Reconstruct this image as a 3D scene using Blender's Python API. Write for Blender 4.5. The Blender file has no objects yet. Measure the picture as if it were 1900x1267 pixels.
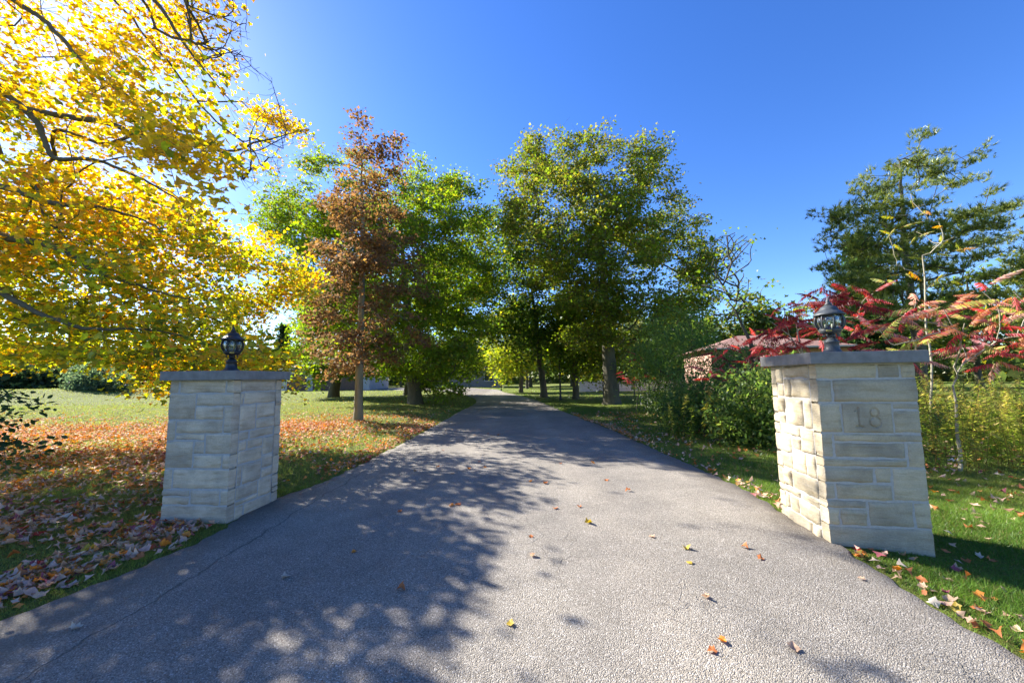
import bpy, bmesh, math
import numpy as np
from mathutils import Vector, Matrix
R_ = math.radians
sc = bpy.context.scene
COL = sc.collection

# ------------------------------------------------------------------ camera, sky, sun, exposure
F_PX, PITCH, ROLL, EYE = 704.0, 0.0957, 0.0118, 1.5
cam_d = bpy.data.cameras.new('camera')
cam = bpy.data.objects.new('camera', cam_d); COL.objects.link(cam); sc.camera = cam
cam_d.sensor_width = 36; cam_d.lens = F_PX / 1900 * 36; cam_d.clip_start = 0.05; cam_d.clip_end = 2000
cam.matrix_world = Matrix.Translation((0, 0, EYE)) @ Matrix.Rotation(math.pi/2 + PITCH, 4, 'X') @ Matrix.Rotation(-ROLL, 4, 'Z')
SUN_EL, SUN_AZ = R_(32.6), R_(-53.4)
w = bpy.data.worlds.new('World'); sc.world = w; w.use_nodes = True
nt = w.node_tree
bg = nt.nodes['Background']
sky = nt.nodes.new('ShaderNodeTexSky'); sky.sky_type = 'NISHITA'; sky.sun_disc = False
sky.sun_elevation = SUN_EL; sky.sun_rotation = SUN_AZ
sky.altitude = 200; sky.air_density = 1.0; sky.dust_density = 0.2; sky.ozone_density = 4.0
hsv = nt.nodes.new('ShaderNodeHueSaturation'); hsv.inputs['Saturation'].default_value = 1.24; hsv.inputs['Hue'].default_value = .515
nt.links.new(sky.outputs[0], hsv.inputs['Color']); nt.links.new(hsv.outputs[0], bg.inputs[0]); bg.inputs[1].default_value = 0.086
sl = bpy.data.lights.new('sun', 'SUN'); sl.energy = 4.8; sl.angle = R_(0.55); sl.color = (1, 0.955, 0.885)
so = bpy.data.objects.new('sun', sl); COL.objects.link(so)
sun_dir = Vector((math.sin(SUN_AZ)*math.cos(SUN_EL), math.cos(SUN_AZ)*math.cos(SUN_EL), math.sin(SUN_EL)))
so.rotation_euler = sun_dir.to_track_quat('Z', 'Y').to_euler(); so.location = sun_dir * 60
vs = sc.view_settings; vs.view_transform = 'Standard'; vs.look = 'None'; vs.gamma = 1; vs.use_curve_mapping = False
vs.exposure = 1.8
sc.render.engine = 'CYCLES'
cy = sc.cycles; cy.max_bounces = 9; cy.diffuse_bounces = 5; cy.glossy_bounces = 2; cy.transmission_bounces = 5; cy.transparent_max_bounces = 16
cy.use_denoising = True; cy.caustics_reflective = False; cy.caustics_refractive = False
cy.sample_clamp_indirect = 6

# ------------------------------------------------------------------ helpers
_cr, _sr, _cp, _sp = math.cos(ROLL), math.sin(ROLL), math.cos(PITCH), math.sin(PITCH)
def rays(x, y):
    a = np.asarray(x, float) - 950; b = 633.5 - np.asarray(y, float)
    u = (a*_cr + b*_sr)/F_PX; v = (-a*_sr + b*_cr)/F_PX
    return u, _cp - v*_sp, _sp + v*_cp
def at(x, y, Y):                       # the point seen at a photo pixel, at a known depth Y
    u, d, z = rays(x, y)
    return np.stack([u/d*Y, np.asarray(Y, float) + 0*u, EYE + z/d*Y], -1)
def link(o, parent=None):
    COL.objects.link(o)
    if parent is not None: o.parent = parent
    return o
def tag(o, label, cat, group=None):
    o['label'] = label; o['category'] = cat
    if group: o['group'] = group
    return o
def empty(name, loc, rz=0.0):
    o = bpy.data.objects.new(name, None); o.empty_display_size = .2
    o.location = loc; o.rotation_euler = (0, 0, rz); COL.objects.link(o)
    return o
def mesh_np(name, V, faces, mat, col=None, smooth=False):
    """faces: list of int arrays (n,k)"""
    me = bpy.data.meshes.new(name)
    V = np.ascontiguousarray(V, np.float32)
    me.vertices.add(len(V)); me.vertices.foreach_set('co', V.ravel())
    faces = [np.asarray(f, np.int32) for f in faces if len(f)]
    idx = np.concatenate([f.ravel() for f in faces])
    tot = np.concatenate([np.full(len(f), f.shape[1], np.int32) for f in faces])
    me.loops.add(len(idx)); me.loops.foreach_set('vertex_index', idx)
    me.polygons.add(len(tot))
    me.polygons.foreach_set('loop_start', np.concatenate([[0], np.cumsum(tot)[:-1]]).astype(np.int32))
    me.polygons.foreach_set('loop_total', tot)
    if smooth: me.polygons.foreach_set('use_smooth', np.ones(len(tot), bool))
    if col is not None:
        at_ = me.attributes.new('col', 'FLOAT_COLOR', 'POINT')
        c = np.ones((len(V), 4), np.float32); c[:, :3] = col
        at_.data.foreach_set('color', c.ravel())
    me.update(calc_edges=True); me.validate()
    if mat: me.materials.append(mat)
    return me
def obj(name, me, parent=None, kind=None, loc=None):
    o = bpy.data.objects.new(name, me); link(o, parent)
    if kind: o['kind'] = kind
    if loc is not None: o.location = loc
    return o
def bm_obj(name, bm, mat, parent=None, smooth=False):
    me = bpy.data.meshes.new(name); bm.normal_update(); bm.to_mesh(me); bm.free()
    if smooth:
        for p in me.polygons: p.use_smooth = True
    me.materials.append(mat)
    return obj(name, me, parent)
def box_into(bm, x0, x1, y0, y1, z0, z1, bev=0.0):
    r = bmesh.ops.create_cube(bm, size=1)
    for v in r['verts']:
        v.co = Vector(((x0+x1)/2 + v.co.x*(x1-x0), (y0+y1)/2 + v.co.y*(y1-y0), (z0+z1)/2 + v.co.z*(z1-z0)))
    if bev:
        es = list({e for v in r['verts'] for e in v.link_edges})
        bmesh.ops.bevel(bm, geom=es, offset=bev, segments=2, affect='EDGES', profile=.6)
def box(name, x0, x1, y0, y1, z0, z1, mat, parent=None, bev=0.0):
    bm = bmesh.new(); box_into(bm, x0, x1, y0, y1, z0, z1, bev)
    return bm_obj(name, bm, mat, parent)
def lathe(name, prof, n, mat, parent=None, smooth=False, rot=0.0):
    V = []; Fq = []
    for (r, z) in prof:
        for k in range(n):
            a = 2*math.pi*k/n + rot; V.append((r*math.cos(a), r*math.sin(a), z))
    for i in range(len(prof)-1):
        for k in range(n): Fq.append((i*n+k, i*n+(k+1) % n, (i+1)*n+(k+1) % n, (i+1)*n+k))
    fs = [np.array(Fq)]
    fs.append(np.array([list(range(n))[::-1]])); fs.append(np.array([[(len(prof)-1)*n+k for k in range(n)]]))
    return obj(name, mesh_np(name, np.array(V), fs, mat, smooth=smooth), parent)
class SineNoise:
    def __init__(s, seed, freq, n=9):
        r = np.random.RandomState(seed); s.k = r.normal(0, freq, (n, 3)); s.p = r.uniform(0, 6.28, n)
    def __call__(s, P): return np.sin(np.asarray(P) @ s.k.T + s.p).sum(1)/math.sqrt(len(s.p)/2)   # ~ unit variance
def in_poly(px, py, poly):
    poly = np.asarray(poly, float); inside = np.zeros(len(px), bool)
    x0, y0 = poly[-1]
    for x1, y1 in poly:
        c = ((y1 > py) != (y0 > py)) & (px < (x0-x1)*(py-y1)/((y0-y1) if y0 != y1 else 1e-9) + x1)
        inside ^= c; x0, y0 = x1, y1
    return inside
def sstep(a, b, x): t = np.clip((np.asarray(x, float)-a)/(b-a), 0, 1); return t*t*(3-2*t)

# ------------------------------------------------------------------ materials
def new_mat(name):
    m = bpy.data.materials.new(name); m.use_nodes = True
    t = m.node_tree; b = t.nodes['Principled BSDF']
    return m, t, b
def N(t, kind, **kw):
    n = t.nodes.new('ShaderNode'+kind)
    for k, v in kw.items():
        if k.startswith('i_'):
            key = k[2:]; key = int(key) if key.isdigit() else key.replace('_', ' ')
            n.inputs[key].default_value = v
        else: setattr(n, k, v)
    return n
def ramp(t, src, stops):
    n = t.nodes.new('ShaderNodeValToRGB'); e = n.color_ramp.elements
    while len(e) < len(stops): e.new(0.5)
    for i, (p, c) in enumerate(stops): e[i].position = p; e[i].color = (*c, 1) if len(c) == 3 else c
    t.links.new(src, n.inputs[0]); return n.outputs[0]
def mixc(t, fac, a, b, mode='MIX'):
    n = t.nodes.new('ShaderNodeMix'); n.data_type = 'RGBA'; n.blend_type = mode
    for s, v in ((0, fac), (6, a), (7, b)):
        if isinstance(v, bpy.types.NodeSocket): t.links.new(v, n.inputs[s])
        else: n.inputs[s].default_value = v if s == 0 else (*v, 1)
    return n.outputs[2]
def math_(t, op, a, b=0.0, c=None):
    n = t.nodes.new('ShaderNodeMath'); n.operation = op
    for i, v in enumerate((a, b, c)):
        if v is None: continue
        if isinstance(v, bpy.types.NodeSocket): t.links.new(v, n.inputs[i])
        else: n.inputs[i].default_value = v
    return n.outputs[0]
def noise(t, vec, scale, detail=4, rough=.55):
    n = N(t, 'TexNoise', i_Scale=scale, i_Detail=detail, i_Roughness=rough)
    if vec is not None: t.links.new(vec, n.inputs['Vector'])
    return n.outputs[0]
def bump(t, b, height, strength, dist):
    n = N(t, 'Bump', i_Strength=strength, i_Distance=dist); t.links.new(height, n.inputs['Height'])
    t.links.new(n.outputs[0], b.inputs['Normal'])
def mapping(t, src, scale):
    n = N(t, 'Mapping'); n.inputs['Scale'].default_value = scale; t.links.new(src, n.inputs[0]); return n.outputs[0]

def leaf_mat(name, trans=0.5, gloss=0.06, rough=.45, sat=1.0):
    m = bpy.data.materials.new(name); m.use_nodes = True; t = m.node_tree; t.nodes.clear()
    out = N(t, 'OutputMaterial'); a = N(t, 'Attribute', attribute_name='col')
    tc = N(t, 'TexCoord'); nz = noise(t, tc.outputs['Object'], 23, 2)
    c = mixc(t, 1.0, a.outputs[0], ramp(t, nz, [(.3, (.78,)*3), (.7, (1.18,)*3)]), 'MULTIPLY')
    d = N(t, 'BsdfDiffuse'); tr = N(t, 'BsdfTranslucent'); g = N(t, 'BsdfGlossy', i_Roughness=rough)
    g.inputs[0].default_value = (.9, .95, 1, 1)
    t.links.new(c, d.inputs[0])
    hs = N(t, 'HueSaturation', i_Saturation=1.12*sat, i_Value=1.5); t.links.new(c, hs.inputs['Color']); t.links.new(hs.outputs[0], tr.inputs[0])
    m1 = N(t, 'MixShader'); m1.inputs[0].default_value = trans; t.links.new(d.outputs[0], m1.inputs[1]); t.links.new(tr.outputs[0], m1.inputs[2])
    fr = N(t, 'LayerWeight', i_Blend=.25); f2 = math_(t, 'MULTIPLY_ADD', fr.outputs[0], .03, gloss*.25)
    m2 = N(t, 'MixShader'); t.links.new(f2, m2.inputs[0]); t.links.new(m1.outputs[0], m2.inputs[1]); t.links.new(g.outputs[0], m2.inputs[2])
    t.links.new(m2.outputs[0], out.inputs[0]); return m
M_LEAF = leaf_mat('leaf_living', .62, .05)
M_DRY = leaf_mat('leaf_fallen', .22, .05, .5)
M_GRASS = leaf_mat('grass_blade', .4, .04, .4)
M_NEEDLE = leaf_mat('pine_needle', .42, .08, .35)

def bark(name, c1, c2, sc_=9):
    m, t, b = new_mat(name); tc = N(t, 'TexCoord'); v = mapping(t, tc.outputs['Object'], (1, 1, .18))
    n = noise(t, v, sc_, 6, .65); n2 = noise(t, tc.outputs['Object'], 1.3, 3)
    c = mixc(t, n2, ramp(t, n, [(.32, c1), (.66, c2)]), (c2[0]*.8, c2[1]*.95, c2[2]*.7))
    t.links.new(c, b.inputs['Base Color']); b.inputs['Roughness'].default_value = .9; b.inputs['Specular IOR Level'].default_value = .2
    bump(t, b, n, .8, .03); return m
M_BARK = bark('maple_bark', (.045, .036, .028), (.15, .125, .10))
M_BARK_LIGHT = bark('young_maple_bark', (.10, .08, .06), (.26, .215, .165), 7)
M_BARK_PALE = bark('sumac_bark', (.24, .19, .15), (.42, .35, .29), 12)
M_BARK_DARK = bark('dead_wood', (.035, .028, .024), (.10, .085, .075), 12)

def stone_mat(name, warm):
    m, t, b = new_mat(name); tc = N(t, 'TexCoord'); oi = N(t, 'ObjectInfo')
    off = N(t, 'VectorMath', operation='MULTIPLY_ADD'); off.inputs[1].default_value = (1, 1, 1)
    cmb = N(t, 'CombineXYZ'); t.links.new(math_(t, 'MULTIPLY', oi.outputs['Random'], 37.0), cmb.inputs[0]); t.links.new(math_(t, 'MULTIPLY', oi.outputs['Random'], 11.0), cmb.inputs[2])
    t.links.new(tc.outputs['Object'], off.inputs[0]); t.links.new(cmb.outputs[0], off.inputs[2]); V = off.outputs[0]
    band = noise(t, mapping(t, V, (1.6, 1.6, 11)), 2.2, 5, .6)
    blot = noise(t, V, 3.2, 5, .6); fine = noise(t, V, 90, 4, .7); mid = noise(t, mapping(t, V, (1, 1, 3.5)), 24, 4, .65)
    if warm: base = ramp(t, band, [(.25, (.40, .32, .185)), (.42, (.50, .425, .29)), (.62, (.54, .47, .34)), (.8, (.47, .41, .31))])
    else: base = ramp(t, band, [(.25, (.42, .32, .20)), (.42, (.58, .485, .355)), (.62, (.65, .565, .44)), (.8, (.54, .455, .345))])
    g = ramp(t, blot, [(.35, (.72, .72, .73)), (.6, (1.04, 1.03, 1.0))])
    c = mixc(t, 1, base, g, 'MULTIPLY')
    rnd = ramp(t, oi.outputs['Random'], [(0, (.84, .84, .86)), (.5, (1.0, .98, .95)), (1, (1.12, 1.10, 1.07))])
    c = mixc(t, 1, c, rnd, 'MULTIPLY')
    stain = ramp(t, noise(t, mapping(t, V, (1, 1, 5)), 4.5, 5, .7), [(.60, (0, 0, 0)), (.72, (1, 1, 1))])
    c = mixc(t, math_(t, 'MULTIPLY', stain, .35), c, (.13, .12, .11))
    c = mixc(t, 1, c, ramp(t, fine, [(.3, (.86,)*3), (.7, (1.1,)*3)]), 'MULTIPLY')
    t.links.new(c, b.inputs['Base Color']); b.inputs['Roughness'].default_value = .88; b.inputs['Specular IOR Level'].default_value = .25
    h = math_(t, 'ADD', math_(t, 'MULTIPLY', mid, .7), math_(t, 'MULTIPLY', fine, .35)); bump(t, b, h, .75, .012)
    return m
M_ST_GREY = stone_mat('grey_sandstone', False); M_ST_WARM = stone_mat('cream_sandstone', True)
def plain(name, col, rough=.7, nscale=8, var=.15, bstr=0.0, metal=0.0, spec=.4):
    m, t, b = new_mat(name); tc = N(t, 'TexCoord'); n = noise(t, tc.outputs['Object'], nscale, 5, .6)
    c = mixc(t, 1, col, ramp(t, n, [(.3, (1-var,)*3), (.7, (1+var,)*3)]), 'MULTIPLY')
    t.links.new(c, b.inputs['Base Color']); b.inputs['Roughness'].default_value = rough; b.inputs['Metallic'].default_value = metal
    b.inputs['Specular IOR Level'].default_value = spec
    if bstr: bump(t, b, n, bstr, .02)
    return m
M_MORTAR = plain('pale_mortar', (.46, .43, .38), .95, 40, .12, .5)
M_MORTAR_G = plain('grey_mortar', (.43, .42, .40), .95, 40, .12, .5)
M_CAP = plain('cap_limestone', (.21, .20, .185), .8, 14, .22, .25)
M_BLACK = plain('black_enamel', (.018, .019, .021), .42, 30, .25, .05, 0, .5)
M_SUNLIT_GREY = plain('sunlit_enamel', (.05, .056, .058), .5, 30, .3, .05, 0, .5)  # lantern enamel painted lighter, to the grey it takes in sunlight
M_BRASS = plain('yellowed_trim', (.42, .33, .09), .5, 20, .2)
M_CANDLE = plain('candle_sleeve', (.7, .66, .55), .5)
m = bpy.data.materials.new('seeded_glass'); m.use_nodes = True; t = m.node_tree; t.nodes.clear(); M_GLASS = m
out = N(t, 'OutputMaterial'); tp = N(t, 'BsdfTransparent'); tp.inputs[0].default_value = (.86, .89, .88, 1); g = N(t, 'BsdfGlossy', i_Roughness=.08)
tc = N(t, 'TexCoord'); bn = N(t, 'Bump', i_Strength=.4, i_Distance=.006); t.links.new(noise(t, tc.outputs['Object'], 55, 2), bn.inputs['Height']); t.links.new(bn.outputs[0], g.inputs['Normal'])
fr = N(t, 'LayerWeight', i_Blend=.35); t.links.new(bn.outputs[0], fr.inputs['Normal']); mx = N(t, 'MixShader'); t.links.new(math_(t, 'MULTIPLY_ADD', fr.outputs[0], .7, .06), mx.inputs[0]); t.links.new(tp.outputs[0], mx.inputs[1]); t.links.new(g.outputs[0], mx.inputs[2]); t.links.new(mx.outputs[0], out.inputs[0])
m, t, b = new_mat('window_pane'); M_PANE = m
b.inputs['Base Color'].default_value = (.03, .04, .05, 1); b.inputs['Roughness'].default_value = .06

# asphalt
m, t, b = new_mat('worn_asphalt'); M_ASPH = m
tc = N(t, 'TexCoord'); P = tc.outputs['Object']
vo = N(t, 'TexVoronoi', i_Scale=150.0, feature='F1'); t.links.new(P, vo.inputs['Vector'])
vo2 = N(t, 'TexVoronoi', i_Scale=60.0, feature='F1'); t.links.new(P, vo2.inputs['Vector'])
sep = N(t, 'SeparateColor'); t.links.new(vo.outputs['Color'], sep.inputs[0])
sep2 = N(t, 'SeparateColor'); t.links.new(vo2.outputs['Color'], sep2.inputs[0])
st = ramp(t, sep.outputs[0], [(0, (.21, .187, .155)), (.35, (.305, .278, .234)), (.75, (.38, .347, .297)), (.93, (.455, .418, .362)), (1, (.66, .63, .58))])
pit = ramp(t, vo.outputs['Distance'], [(.30, (1, 1, 1)), (.68, (.66, .63, .59))])
c = mixc(t, 1, st, pit, 'MULTIPLY')
big = ramp(t, sep2.outputs[1], [(.90, (0, 0, 0)), (.93, (1, 1, 1))]); bigd = ramp(t, vo2.outputs['Distance'], [(.25, (1, 1, 1)), (.35, (0, 0, 0))])
c = mixc(t, math_(t, 'MULTIPLY', math_(t, 'MULTIPLY', big, bigd), .7), c, (.05, .047, .043))
blo = noise(t, P, .55, 5, .6); c = mixc(t, 1, c, ramp(t, blo, [(.3, (.74, .745, .76)), (.7, (1.16, 1.15, 1.12))]), 'MULTIPLY')
blo2 = noise(t, P, 3.0, 4, .6); c = mixc(t, 1, c, ramp(t, blo2, [(.3, (.88,)*3), (.7, (1.1,)*3)]), 'MULTIPLY')
sx0 = N(t, 'SeparateXYZ'); t.links.new(P, sx0.inputs[0]); wz = noise(t, P, .8, 3)
lane = math_(t, 'ABSOLUTE', math_(t, 'SUBTRACT', math_(t, 'ABSOLUTE', math_(t, 'ADD', sx0.outputs[0], math_(t, 'MULTIPLY_ADD', wz, .5, -.3))), .85))
c = mixc(t, 1, c, ramp(t, lane, [(.12, (1.07, 1.06, 1.05)), (.5, (.95, .95, .955))]), 'MULTIPLY')
edg = math_(t, 'ADD', math_(t, 'ABSOLUTE', math_(t, 'ADD', sx0.outputs[0], .05)), math_(t, 'MULTIPLY_ADD', noise(t, P, 4, 5, .7), .7, -.35))
c = mixc(t, ramp(t, math_(t, 'SUBTRACT', edg, 2.2), [(.25, (0, 0, 0)), (.62, (.55, .55, .55))]), c, (.13, .105, .075))
sp = ramp(t, noise(t, P, 1.7, 6, .75), [(.63, (0, 0, 0)), (.72, (1, 1, 1))]); c = mixc(t, math_(t, 'MULTIPLY', sp, .38), c, (.10, .095, .085))
vc = N(t, 'TexVoronoi', i_Scale=3.6, feature='DISTANCE_TO_EDGE')
dn = N(t, 'TexNoise', i_Scale=6.0, i_Detail=4.0); t.links.new(P, dn.inputs['Vector'])
dm = N(t, 'VectorMath', operation='MULTIPLY_ADD'); t.links.new(dn.outputs['Color'], dm.inputs[0]); dm.inputs[1].default_value = (.16, .16, .16); t.links.new(P, dm.inputs[2]); t.links.new(dm.outputs[0], vc.inputs['Vector'])
ck = ramp(t, vc.outputs['Distance'], [(.004, (1, 1, 1)), (.014, (0, 0, 0))])
cm = ramp(t, noise(t, P, .42, 3), [(.52, (0, 0, 0)), (.62, (1, 1, 1))])
sx = N(t, 'SeparateXYZ'); t.links.new(P, sx.inputs[0])
wob = math_(t, 'MULTIPLY_ADD', noise(t, P, 1.3, 5, .65), .34, -2.62)
lc = math_(t, 'ABSOLUTE', math_(t, 'SUBTRACT', sx.outputs[0], wob))
lcm = ramp(t, lc, [(.004, (1, 1, 1)), (.012, (0, 0, 0))])
crack = math_(t, 'MAXIMUM', math_(t, 'MULTIPLY', ck, cm), lcm)
c = mixc(t, math_(t, 'MULTIPLY', crack, .6), c, (.06, .055, .048))
t.links.new(c, b.inputs['Base Color']); b.inputs['Roughness'].default_value = .82; b.inputs['Specular IOR Level'].default_value = .3
hh = math_(t, 'SUBTRACT', math_(t, 'MULTIPLY', vo.outputs['Distance'], -.9), math_(t, 'MULTIPLY', crack, 1.2))
bump(t, b, hh, .7, .012)

# lawn soil/grass sheet
m, t, b = new_mat('lawn_turf'); M_LAWN = m
tc = N(t, 'TexCoord'); P = tc.outputs['Object']
n1 = noise(t, P, .35, 5, .6); n2 = noise(t, P, 9, 5, .7); n3 = noise(t, P, 70, 3, .7)
c = mixc(t, n1, (.13, .165, .034), (.25, .265, .07))
c = mixc(t, 1, c, ramp(t, n2, [(.3, (.6, .62, .6)), (.7, (1.25, 1.25, 1.2))]), 'MULTIPLY')
c = mixc(t, 1, c, ramp(t, n3, [(.3, (.5, .5, .5)), (.7, (1.35, 1.35, 1.3))]), 'MULTIPLY')
t.links.new(c, b.inputs['Base Color']); b.inputs['Roughness'].default_value = .95; b.inputs['Specular IOR Level'].default_value = .1
bump(t, b, math_(t, 'ADD', n2, n3), 1.0, .05)

# ------------------------------------------------------------------ ground and driveway
def gz(x, y):
    x = np.asarray(x, float); y = np.asarray(y, float)
    z = .80*sstep(-30, -42, x)*sstep(16, 38, y)
    z = z + .075*sstep(1.2, 2.6, x)*np.exp(-((y-3.9)/1.9)**2)*(1-.85*sstep(2.75, 3.6, x))
    z = z + .10*sstep(-3.4, -7, x)*sstep(4, 10, y) + .12*sstep(4, 9, x)*sstep(3, 9, y)
    z = z + .02*np.sin(x*.9+1)*np.sin(y*.7)*sstep(3.2, 4.5, np.abs(x))
    return z
ax = np.concatenate([-np.geomspace(400, 14, 34)[:-1], np.linspace(-14, 14, 141), np.geomspace(14, 400, 34)[1:]])
ay = np.concatenate([[-60, -30, -15], np.linspace(-8, 26, 150), np.geomspace(26, 700, 40)[1:]])
GX, GY = np.meshgrid(ax, ay); nx, ny = len(ax), len(ay)
V = np.stack([GX.ravel(), GY.ravel(), gz(GX, GY).ravel()], -1)
ii = (np.arange(ny-1)[:, None]*nx + np.arange(nx-1)).ravel()
obj('lawn', mesh_np('lawn', V, [np.stack([ii, ii+1, ii+nx+1, ii+nx], -1)], M_LAWN, smooth=True), kind='structure')
DL = np.array([(-4.2,-8),(-3.7,0),(-3.29,2.6),(-2.98,3.7),(-3.07,4.6),(-2.76,6.3),(-2.65,8.5),(-2.52,11.5),(-2.44,17),(-2.3,24),(-3.4,31),(-6,38.5),(-11,46),(-22,52),(-45,55)], float)
DR = np.array([(2.6,-8),(2.55,0),(2.58,2.1),(2.75,3.5),(2.9,4.6),(2.98,6.3),(2.9,8.5),(2.75,11.5),(2.2,17),(1.7,24),(.7,31.5),(-.8,40),(-3,52),(-12,60),(-45,64)], float)
def catmull(Pt, tt):
    n = len(Pt); i = np.clip(tt.astype(int), 0, n-2); u = (tt-i)[:, None]
    p0, p1, p2, p3 = Pt[np.clip(i-1, 0, n-1)], Pt[i], Pt[i+1], Pt[np.clip(i+2, 0, n-1)]
    return .5*((2*p1)+(-p0+p2)*u+(2*p0-5*p1+4*p2-p3)*u**2+(-p0+3*p1-3*p2+p3)*u**3)
tt = np.concatenate([np.linspace(0, 8, 420), np.linspace(8, 14, 150)[1:]])
rg = np.random.RandomState(3)
EL, ER = catmull(DL, tt), catmull(DR, tt)
jn = SineNoise(5, 4.0); jn2 = SineNoise(6, 12.0)
def rag(E, s): P3 = np.c_[E, np.full(len(E), s)]; E = E.copy(); E[:, 0] += .022*jn(P3)+.014*jn2(P3); return E
EL, ER = rag(EL, 0), rag(ER, 5)
K = 26; fr_ = np.concatenate([[0, .007], np.linspace(.03, .97, K-4), [.993, 1]])
XY = EL[:, None, :]*(1-fr_)[None, :, None] + ER[:, None, :]*fr_[None, :, None]
zz = gz(XY[..., 0], XY[..., 1]) + .016 + .03*(1-(2*fr_-1)**2)[None, :]
edge_drop = np.zeros(K); edge_drop[0] = edge_drop[-1] = .03
V = np.concatenate([XY, (zz-edge_drop)[..., None]], -1).reshape(-1, 3)
ii = (np.arange(len(tt)-1)[:, None]*K + np.arange(K-1)).ravel()
obj('driveway', mesh_np('driveway', V, [np.stack([ii, ii+1, ii+K+1, ii+K], -1)], M_ASPH, smooth=True), kind='structure')
DPOLY = np.concatenate([EL, ER[::-1]])
def on_drive(x, y): return in_poly(np.asarray(x), np.asarray(y), DPOLY)
def drive_z(x, y): return gz(x, y) + .016 + .03*np.clip(1-(np.asarray(x)/2.8)**2, 0, 1)

# ------------------------------------------------------------------ gate pillars
S, PH, CAPT, OH = .752, 1.515, .101, .070
SD = .10
def L(y0, y1, u0, u1, yt, yb): return (u0, u1, (yb-y1)/(yb-yt), (yb-y0)/(yb-yt))
LF = [L(a, b_, c_, d, 385, 1168) for a, b_, c_, d in [
 (385,460,0,.14),(385,460,.14,.88),(385,460,.88,1),(460,608,0,.42),(460,531,.42,1),(531,608,.42,.87),(531,684,.87,1),
 (608,722,0,.13),(608,684,.13,.87),(684,722,.13,.6),(684,798,.6,1),(722,876,0,.43),(722,798,.43,.6),(798,876,.43,.88),(798,876,.88,1),
 (876,988,0,.13),(876,988,.13,1),(988,1028,0,.42),(1028,1073,0,.42),(988,1073,.42,.88),(988,1073,.88,1),(1073,1168,0,1)]]
LS = [L(a, b_, c_, d, 380, 1172) for a, b_, c_, d in [
 (380,452,0,.88),(380,505,.88,1),(452,527,.0,.2),(452,527,.2,.88),(505,527,.88,1),(527,680,0,.46),(527,618,.46,1),(618,680,.46,1),
 (680,735,0,.34),(680,735,.34,1),(735,792,0,.3),(735,792,.3,.62),(735,850,.62,1),(792,870,0,.62),(850,932,.62,1),(870,990,0,.24),(870,990,.24,.62),(932,990,.62,1),
 (990,1070,0,.57),(990,1100,.57,1),(1070,1100,0,.57),(1100,1172,0,.3),(1100,1172,.3,1)]]
RF = [L(a, b_, c_, d, 322, 1165) for a, b_, c_, d in [
 (322,396,0,.63),(322,396,.63,.86),(322,396,.86,1),(396,508,0,.16),(396,508,.16,1),(508,652,0,.23),(508,652,.23,.74),(508,543,.74,1),(543,652,.74,1),
 (652,693,.12,1),(652,768,0,.12),(693,768,.12,.84),(693,808,.84,1),(768,808,0,.84),(808,883,0,.5),(808,883,.5,.67),(808,960,.67,1),(883,960,0,.1),(883,960,.1,.67),
 (960,1000,0,.4),(1000,1078,0,.12),(1000,1078,.12,.4),(960,1078,.4,.85),(960,1078,.85,1),(1078,1165,0,1)]]
RS = [L(a, b_, c_, d, 335, 1130) for a, b_, c_, d in [
 (335,400,0,.7),(335,430,.7,1),(400,500,0,.52),(400,500,.52,.7),(430,500,.7,1),(500,640,0,.3),(500,640,.3,.7),(500,585,.7,1),(585,640,.7,1),
 (640,760,0,.4),(640,695,.4,1),(695,760,.4,.62),(695,790,.62,1),(760,870,0,.32),(760,870,.32,.62),(790,870,.62,1),(870,960,0,.66),(870,960,.66,1),
 (960,1000,0,.5),(960,1000,.5,1),(1000,1080,0,.55),(1000,1080,.55,.76),(1000,1080,.76,1),(1080,1130,0,.3),(1080,1130,.3,1)]]
def seg_d(x, y, ax_, ay_, bx, by):
    dx, dy = bx-ax_, by-ay_; t_ = np.clip(((x-ax_)*dx+(y-ay_)*dy)/(dx*dx+dy*dy), 0, 1)
    return np.hypot(x-ax_-t_*dx, y-ay_-t_*dy)
def carve18(x, y):       # metres in the number block, origin at its lower left corner
    d1 = np.minimum.reduce([seg_d(x, y, .122, .045, .122, .205), seg_d(x, y, .122, .205, .098, .180), seg_d(x, y, .098, .045, .146, .045)])
    d8 = np.minimum(np.abs(np.hypot((x-.243)/.88, y-.165)-.036), np.abs(np.hypot((x-.243)/.98, y-.086)-.042))
    return np.minimum(d1, d8)
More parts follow.
